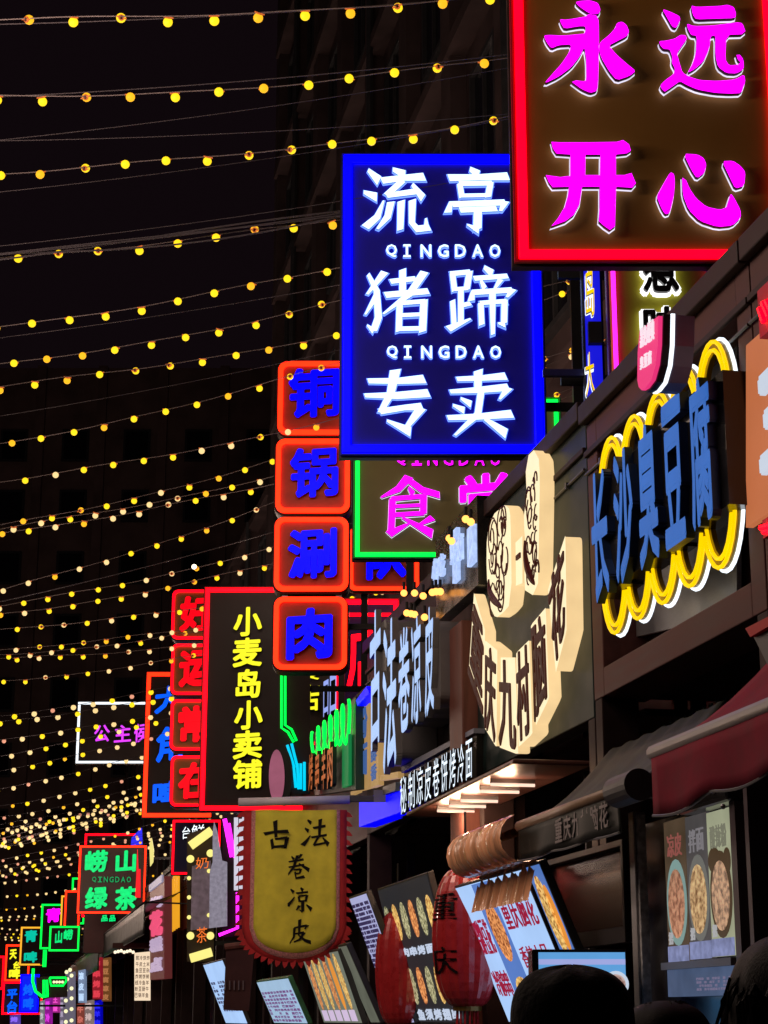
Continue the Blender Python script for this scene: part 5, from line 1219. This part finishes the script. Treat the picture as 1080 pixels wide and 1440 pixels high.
mb = MB(); mb.prism(q, 0, .06); b_ = link('board', mb.mesh('board', glow('lilac_grey_board', (.33, .30, .38), .7, noise=.3, scale=20)), f.r)
f = BF(25.5, 330, 1310); f.r = f.root('neon_sign', 'magenta neon outline with white hooked strokes by the banner\'s left edge', 'neon sign')
ntube(f, [(316, 1152), (326, 1205)], .03, MAGT); ntube(f, [(322, 1158), (330, 1206)], .02, MAGT); ntube(f, [(334, 1255), (334, 1305), (308, 1315)], .022, MAGT)
WS = glow('soft_white_stroke', (.75, .72, .85), .85)
for p in ([(332, 1150), (332, 1252)], [(339, 1152), (339, 1250)], [(336, 1175), (344, 1150)], [(337, 1198), (347, 1178)], [(337, 1222), (347, 1204)], [(337, 1246), (347, 1228)]): ntube(f, p, .03, WS, nm='white_stroke')
ntube(f, [(343, 1262), (350, 1250), (346, 1264)], .02, REDT2)
mb = MB(); q = [f.p(312, 1145), f.p(352, 1145), f.p(352, 1315), f.p(312, 1318)]; mb.prism(q, .05, .1); link('board', mb.mesh('board', PLATE_K), f.r)
f = blade('hanging_sign', 'dark blue lit sign with sketchy white neon characters and red edge above the marquee', 242, 1153, 310, 1230, 29.5, mat('navy_plate', (.01, .015, .09), .5), REDT2, REDC, fw=3, tw=.9)
letters(f, [('台', 257, 1163, 268, 1180), ('鲜', 270, 1160, 288, 1180)], WHITET, SIDED, -.012)
f = WF(3.2, 246, 1300); f.r = f.root('wall_letters', 'vertical run of thin amber neon strokes left of the marquee', 'neon sign')
AMB = glow('amber_stroke', (1, .42, .02), .85)
for i in range(5):
    u = 241+i*3; a = f.p(u, 1240 - i*3); b = f.p(u, 1312-i*2); mb = MB(); mb.tube([(a[0], -.03, a[1]), ((a[0]+b[0])/2+.08*(i % 2), -.03, (a[1]+b[1])/2), (b[0], -.03, b[1])], .03, 6); link('stroke', mb.mesh('stroke', AMB), f.r)
ntb = [f.p(248, 1235), f.p(248, 1200), f.p(252, 1195), f.p(252, 1230)]; mb = MB(); mb.tube([(x, -.03, z) for x, z in ntb], .035, 6); link('stroke', mb.mesh('stroke', AMB), f.r)
f = WF(3.0, 222, 1380); f.r = f.root('poster_box', 'narrow upright box with pink lettering on dark red and pale top', 'poster box')
q = [f.p(211, 1250), f.p(231, 1232), f.p(231, 1376), f.p(211, 1378)]; mb = MB(); mb.prism(q, 0, .15); bx = link('box', mb.mesh('box', glow('dull_red_box', (.16, .03, .03), .6)), f.r)
q = [f.p(212, 1245), f.p(230, 1230), f.p(230, 1240), f.p(212, 1254)]; mb = MB(); mb.prism(q, -.04, -.001); link('top_band', mb.mesh('top_band', glow('lilac_band2', (.4, .36, .5), .7)), bx)
for j, (va, vb_, mm) in enumerate(((1262, 1278, 'a'), (1282, 1318, 'b'), (1320, 1340, 'a'), (1348, 1368, 'a'))):
    q = [f.p(213, va+2), f.p(230, va-5), f.p(230, vb_-3), f.p(213, vb_)]; mb = MB(); glyph_mb(mb, '梅花糕点'[j], q, -.05, -.01, .06, 0, 0)
    link('character', mb.mesh('character', glow('pink_lettering', (.95, .10, .22), .9) if mm == 'b' else glow('pale_lilac_lettering', (.6, .45, .65), .8)), bx)
f = BF(40, 200, 1408); f.r = f.root('menu_board', 'warm white lit menu sheet beside a row of small bulbs under the far awning', 'menu board')
q = [f.p(189, 1340), f.p(211, 1338), f.p(211, 1407), f.p(189, 1407)]; mb = MB(); mb.prism(q, 0, .08); bx = link('sheet', mb.mesh('sheet', glow('warm_sheet', (1, .78, .55), .95)), f.r)
a = f.p(191, 1343); b = f.p(209, 1404); block_text(bx, 7, 4, a[0], b[0], b[1], a[1], glow('brown_print', (.2, .1, .07), .5), 3, .95)
for i in range(7):
    a = f.p(162+i*4.2, 1339-(i % 3)); mb = MB(); sphere(mb, (a[0], 0, a[1]), .035, 8, 6); link('bulb', mb.mesh('bulb', glow('cream_bulb', (1, .82, .6), 1.3), True), f.r)
mb = MB(); a = f.p(158, 1333); b = f.p(212, 1326); mb.box((a[0], .0, a[1]), (b[0], .3, b[1])); link('shelf', mb.mesh('shelf', WOOD), f.r)
# tiny stripes of shop fronts in the lower left
cols = [('red lettering stripes on the wall below the far awning', 130, 142, 1348, 1405, (.55, .02, .04)), ('brown striped pillar beside the red lettering stripes', 143, 154, 1348, 1408, (.30, .11, .03)), ('tall narrow pale blue lit poster under the far awning', 110, 119, 1365, 1410, (.4, .55, .85)),
        ('pale tan poster edge near the blue lit edge', 119, 130, 1408, 1452, (.45, .33, .32)), ('bright blue lit strip under the red lettering stripes', 132, 142, 1408, 1456, (.0, .0, 1)), ('red and gold lower poster under the pale blue poster', 108, 118, 1412, 1455, (.45, .1, .07)),
        ('magenta outlined narrow board far left', 63, 71, 1405, 1440, (.6, .02, .6)), ('magenta lettered narrow board by the dotted pillars', 74, 82, 1388, 1424, (.75, .05, .5)), ('grey lilac edge board by the dotted pillars', 84, 90, 1395, 1445, (.3, .25, .35)), ('pale grey pillar edge at the bottom left', 56, 62, 1408, 1450, (.4, .4, .42)),
        ('violet blue screen slice in the lower left corner', 14, 26, 1428, 1450, (.2, .1, .8))]
for i, (lb, u0, u1, v0, v1, c) in enumerate(cols):
    f = BF(52+i*1.5, (u0+u1)/2, v1); f.r = f.root('poster_box', lb, 'poster')
    q = [f.p(u0, v0), f.p(u1, v0-2), f.p(u1, v1), f.p(u0, v1)]; mb = MB(); mb.prism(q, 0, .4); bx = link('box', mb.mesh('box', glow('strip_%d' % i, tuple(x*.55 for x in c), .8, noise=.4, scale=3)), f.r)
    n_ = max(2, int((v1-v0)/12))
    for j in range(n_):
        va = v0 + (v1-v0)*(j+.15)/n_; vb_ = v0+(v1-v0)*(j+.85)/n_; q = [f.p(u0+1, va), f.p(u1-1, va), f.p(u1-1, vb_), f.p(u0+1, vb_)]
        mb = MB(); glyph_mb(mb, POOL[(i*3+j) % len(POOL)], q, -.05, -.01, .05, 0, 0); link('character', mb.mesh('character', glow('strip_letter_%d' % i, tuple(min(1, x*1.3+.02) for x in c), 1.0)), bx)
f = BF(54, 96, 1440); f.r = f.root('dotted_pillar', 'pair of grey pillars dotted with pale yellow bulbs under the far awning', 'lit pillar')
for (u0, u1) in ((92, 97), (99, 104)):
    q = [f.p(u0, 1368), f.p(u1, 1366), f.p(u1, 1450), f.p(u0, 1450)]; mb = MB(); mb.prism(q, 0, .3); link('pillar', mb.mesh('pillar', glow('grey_lilac_pillar', (.2, .18, .25), .6)), f.r)
for u, v_ in ((94, 1367), (95, 1377), (93, 1393), (93, 1407), (93, 1422), (93, 1437), (101, 1372), (101, 1390), (101, 1404), (101, 1419), (101, 1435), (99, 1364)):
    a = f.p(u, v_); mb = MB(); sphere(mb, (a[0], -.05, a[1]), .055, 8, 6); link('bulb', mb.mesh('bulb', glow('pale_yellow_dot', (1, .95, .55), 1.1), True), f.r)
f = BF(53, 75, 1385); f.r = f.root('neon_sign', 'green rounded neon arc with a small green framed caption below the awning tip', 'neon sign')
ntube(f, [(47, 1362), (46, 1380), (50, 1394), (60, 1402), (68, 1400)], .04, GRT); ntube(f, [(62, 1378), (62, 1400)], .04, GRT); ntube(f, [(66, 1378), (67, 1400)], .035, GRT)
ntube(f, [(70, 1375), (93, 1375), (93, 1380), (89, 1386), (72, 1386), (70, 1375)], .03, GRT)
for i in range(4):
    a = f.p(76+i*4, 1381); mb = MB(); sphere(mb, (a[0], -.02, a[1]), .04, 8, 5); link('bulb', mb.mesh('bulb', MATS['pale_yellow_dot']), f.r)
mb = MB(); q = [f.p(50, 1374), f.p(94, 1372), f.p(94, 1402), f.p(52, 1404)]; mb.prism(q, .05, .1); link('board', mb.mesh('board', PLATE_K), f.r)
# slanted yellow and red slices by the tea sign, small blue flag
f = BF(45, 213, 1215); f.r = f.root('leaf_sign', 'narrow pale yellow leaf shaped neon sign right of the green tea sign', 'neon sign')
q = [f.p(213, 1178), f.p(216, 1195), f.p(215, 1212), f.p(211, 1218), f.p(210, 1190)]; mb = MB(); mb.prism(q, 0, .1); link('face', mb.mesh('face', glow('pale_yellow_leaf', (.9, .8, .25), .9)), f.r)
f = BF(50, 191, 1188); f.r = f.root('blue_sign', 'small bright blue slanted sign behind the top corner of the green tea sign', 'neon sign')
q = [f.p(199, 1164), f.p(200, 1187), f.p(184, 1188), f.p(185, 1178)]; mb = MB(); mb.prism(q, 0, .1); link('face', mb.mesh('face', glow('blue_flag_face', (.03, .03, 1), 1)), f.r)
f = BF(45.5, 194, 1262); f.r = f.root('red_strip_sign', 'narrow red lit strip overlapping the right part of the green tea sign', 'neon sign')
q = [f.p(193, 1194), f.p(194, 1222), f.p(197, 1222), f.p(197, 1262), f.p(190, 1262), f.p(192, 1225)]; mb = MB(); mb.prism(q, 0, .1); link('face', mb.mesh('face', glow('red_strip_face', (1, .01, .02), 1)), f.r)

# ================================================================== PEOPLE (seen from behind)
def skin(name, chain, edges, m, parent, root=0, sub=2):
    me = bpy.data.meshes.new(name); me.from_pydata([c[:3] for c in chain], edges, []); me.materials.append(m)
    o = bpy.data.objects.new(name, me); COL.objects.link(o); o.parent = parent
    sk = o.modifiers.new('skin', 'SKIN'); sv = me.skin_vertices[0].data
    for i, c in enumerate(chain): sv[i].radius = (c[3], c[4] if len(c) > 4 else c[3]); sv[i].use_root = (i == root)
    sk.use_smooth_shade = True
    sb = o.modifiers.new('subdivision', 'SUBSURF'); sb.levels = sub; sb.render_levels = sub
    return o
SKINM = mat('warm_skin', (.42, .24, .17), .55, noise=.1)
HAIR = mat('black_hair', (.004, .003, .003), .6, noise=.3, scale=60, stretch=(8, 8, 1), bump=.3, spec=.1)
def person(label, u, v_top, Y, h, coat, capm=None, long_hair=False, rz=0.0):
    X, Zt = at(u, v_top, Y)
    k = h/1.75
    r = thing('person', label, 'person', (X, Y, Zt - h), rz)
    # one continuous body: pelvis, spine, neck, head; arms; legs with feet. facing +y (away from camera)
    B = [(0,0,.95,.13,.11),(0,.0,1.12,.12,.095),(0,-.01,1.32,.15,.105),(0,-.01,1.44,.10,.07),(0,.0,1.50,.052,.055),(0,.015,1.57,.066,.075),(0,.015,1.65,.078,.093),(0,.0,1.72,.05,.06),
         (.17,-.01,1.42,.055,.055),(.21,.0,1.16,.042,.042),(.22,.09,.93,.03,.03),(.22,.12,.84,.035,.018),
         (-.17,-.01,1.42,.055,.055),(-.21,.0,1.16,.042,.042),(-.22,.09,.93,.03,.03),(-.22,.12,.84,.035,.018),
         (.09,0,.86,.09,.09),(.10,.02,.48,.058,.06),(.10,-.01,.09,.04,.045),(.10,.14,.035,.04,.03),
         (-.09,0,.86,.09,.09),(-.10,.02,.48,.058,.06),(-.10,-.01,.09,.04,.045),(-.10,.14,.035,.04,.03)]
    E_ = [(0,1),(1,2),(2,3),(3,4),(4,5),(5,6),(6,7),(3,8),(8,9),(9,10),(10,11),(3,12),(12,13),(13,14),(14,15),(0,16),(16,17),(17,18),(18,19),(0,20),(20,21),(21,22),(22,23)]
    sc_ = lambda L_: [tuple(c*k for c in q) for q in L_]
    skin('body', sc_(B), E_, SKINM, r)
    C = [(0,0,.80,.19,.15),(0,0,1.0,.18,.145),(0,-.01,1.30,.195,.145),(0,-.01,1.43,.15,.11),(0,0,1.50,.075,.08),
         (.19,-.01,1.41,.085,.085),(.24,.0,1.16,.068,.068),(.245,.08,.96,.055,.055),(-.19,-.01,1.41,.085,.085),(-.24,.0,1.16,.068,.068),(-.245,.08,.96,.055,.055)]
    skin('coat', sc_(C), [(0,1),(1,2),(2,3),(3,4),(3,5),(5,6),(6,7),(3,8),(8,9),(9,10)], coat, r)
    T = [(0,0,.93,.15,.12),(.095,0,.84,.10,.10),(.105,.02,.48,.075,.075),(.105,-.01,.12,.062,.062),(-.095,0,.84,.10,.10),(-.105,.02,.48,.075,.075),(-.105,-.01,.12,.062,.062)]
    skin('trousers', sc_(T), [(0,1),(1,2),(2,3),(0,4),(4,5),(5,6)], mat('dark_trousers', (.015, .015, .02), .8), r)
    for sx in (-1, 1):
        mb = MB(); sphere(mb, (sx*.082*k, .01*k, 1.62*k), .022*k, 8, 6, sq=1.5); link('ear', mb.mesh('ear', SKINM, True), r)
        mb = MB(); sphere(mb, (sx*.032*k, .098*k, 1.645*k), .012*k, 8, 6); link('eye', mb.mesh('eye', HAIR, True), r)
    mb = MB(); mb.tube([(0, .095*k, 1.655*k), (0, .125*k, 1.61*k), (0, .10*k, 1.60*k)], [.009*k, .015*k, .01*k], 8); link('nose', mb.mesh('nose', SKINM, True), r)
    mb = MB(); mb.tube([(-.025*k, .098*k, 1.568*k), (0, .106*k, 1.566*k), (.025*k, .098*k, 1.568*k)], .006*k, 6); link('mouth', mb.mesh('mouth', mat('lips', (.35, .1, .09), .5)), r)
    if capm:
        mb = MB(); v_ = []; nu = 28; prof = [(.098, 1.615), (.104, 1.65), (.103, 1.69), (.094, 1.72), (.072, 1.742), (.035, 1.752), (.004, 1.754)]
        for q, z in prof:
            for i in range(nu):
                a = 2*pi*i/nu; v_.append((q*cos(a)*k*1.0, q*sin(a)*k*1.14, z*k + .004*k*sin(6*a)))
        mb.add(v_, [(j*nu+i, j*nu+(i+1) % nu, (j+1)*nu+(i+1) % nu, (j+1)*nu+i) for j in range(len(prof)-1) for i in range(nu)])
        c_ = link('cap', mb.mesh('cap', capm, True), r); sm = c_.modifiers.new('subdivision', 'SUBSURF'); sm.levels = 2; sm.render_levels = 2
        vb = []; 
        for j in range(2):
            for i in range(13):
                a = pi*.12 + pi*.76*i/12; q = .10 if j == 0 else .175; vb.append((q*cos(a)*k*(1 if j == 0 else .75), q*sin(a)*k*1.12, (1.64 if j == 0 else 1.62)*k))
        mb = MB(); mb.add(vb, [(i, i+1, 13+i+1, 13+i) for i in range(12)]); bo = link('brim', mb.mesh('brim', capm), c_); sm = bo.modifiers.new('thickness', 'SOLIDIFY'); sm.thickness = .005
        mb = MB(); v_ = []; prof = [(.082, 1.53), (.092, 1.57), (.097, 1.62), (.098, 1.65)]
        for q, z in prof:
            for i in range(15):
                a = pi + pi*i/14; v_.append((q*cos(a)*k, q*sin(a)*k*1.1, z*k))
        mb.add(v_, [(j*15+i, j*15+i+1, (j+1)*15+i+1, (j+1)*15+i) for j in range(3) for i in range(14)]); link('hair', mb.mesh('hair', HAIR, True), r)
    else:
        mb = MB(); v_ = []; nu = 28; bot = 1.30 if long_hair else 1.54
        prof = [(.115 if long_hair else .08, bot), (.112 if long_hair else .09, 1.45 if long_hair else 1.57), (.106, 1.62), (.105, 1.68), (.09, 1.725), (.06, 1.748), (.025, 1.756), (.002, 1.757)]
        for jj, (q, z) in enumerate(prof):
            for i in range(nu):
                a = 2*pi*i/nu; front = max(0, sin(a)); zz = z + (front**.5*(1.655-z) if z < 1.655 else 0)
                v_.append((q*cos(a)*k*(1+.03*sin(9*a)), (q*sin(a)*1.12)*k, zz*k))
        mb.add(v_, [(j*nu+i, j*nu+(i+1) % nu, (j+1)*nu+(i+1) % nu, (j+1)*nu+i) for j in range(len(prof)-1) for i in range(nu)])
        ho = link('hair', mb.mesh('hair', HAIR, True), r); sm = ho.modifiers.new('subdivision', 'SUBSURF'); sm.levels = 2; sm.render_levels = 2
        rnd = random.Random(int(u)); mb = MB()
        for i in range(90):
            a = rnd.uniform(0, 2*pi); top = rnd.uniform(1.70, 1.757); q0 = .03+.5*(1.757-top); out = rnd.uniform(1.01, 1.07); pts = []
            for j in range(7):
                tt = j/6; z = top + (bot-.02-top)*tt*.9; q = min(.112, .02+sqrt(max(0, 1.758-z))*.30)*out; aa = a + .25*sin(tt*3+i); pts.append((q*cos(aa)*k, q*sin(aa)*1.12*k, z*k))
            if sin(a) < .3: mb.tube(pts, .0022, 4)
        link('hair_strands', mb.mesh('hair_strands', HAIR), ho, kind='stuff')
    return r
COAT1 = mat('black_coat', (.01, .01, .011), .8, noise=.2, bump=.2); COAT2 = mat('brown_black_coat', (.03, .014, .012), .8, noise=.3, bump=.2)
person('person seen from behind in a black knitted cap and black coat before the blue display', 803, 1362, 3.25, 1.80, COAT1, mat('black_cap_knit', (.008, .008, .009), .9, noise=.3, scale=80, bump=.3))
person('person with long dark hair seen from behind at the lower right corner', 1138, 1316, 2.4, 1.80, COAT2, None, True)
person('shorter person with dark hair seen from behind between the cap and the corner', 935, 1412, 4.0, 1.73, COAT2, None, False)
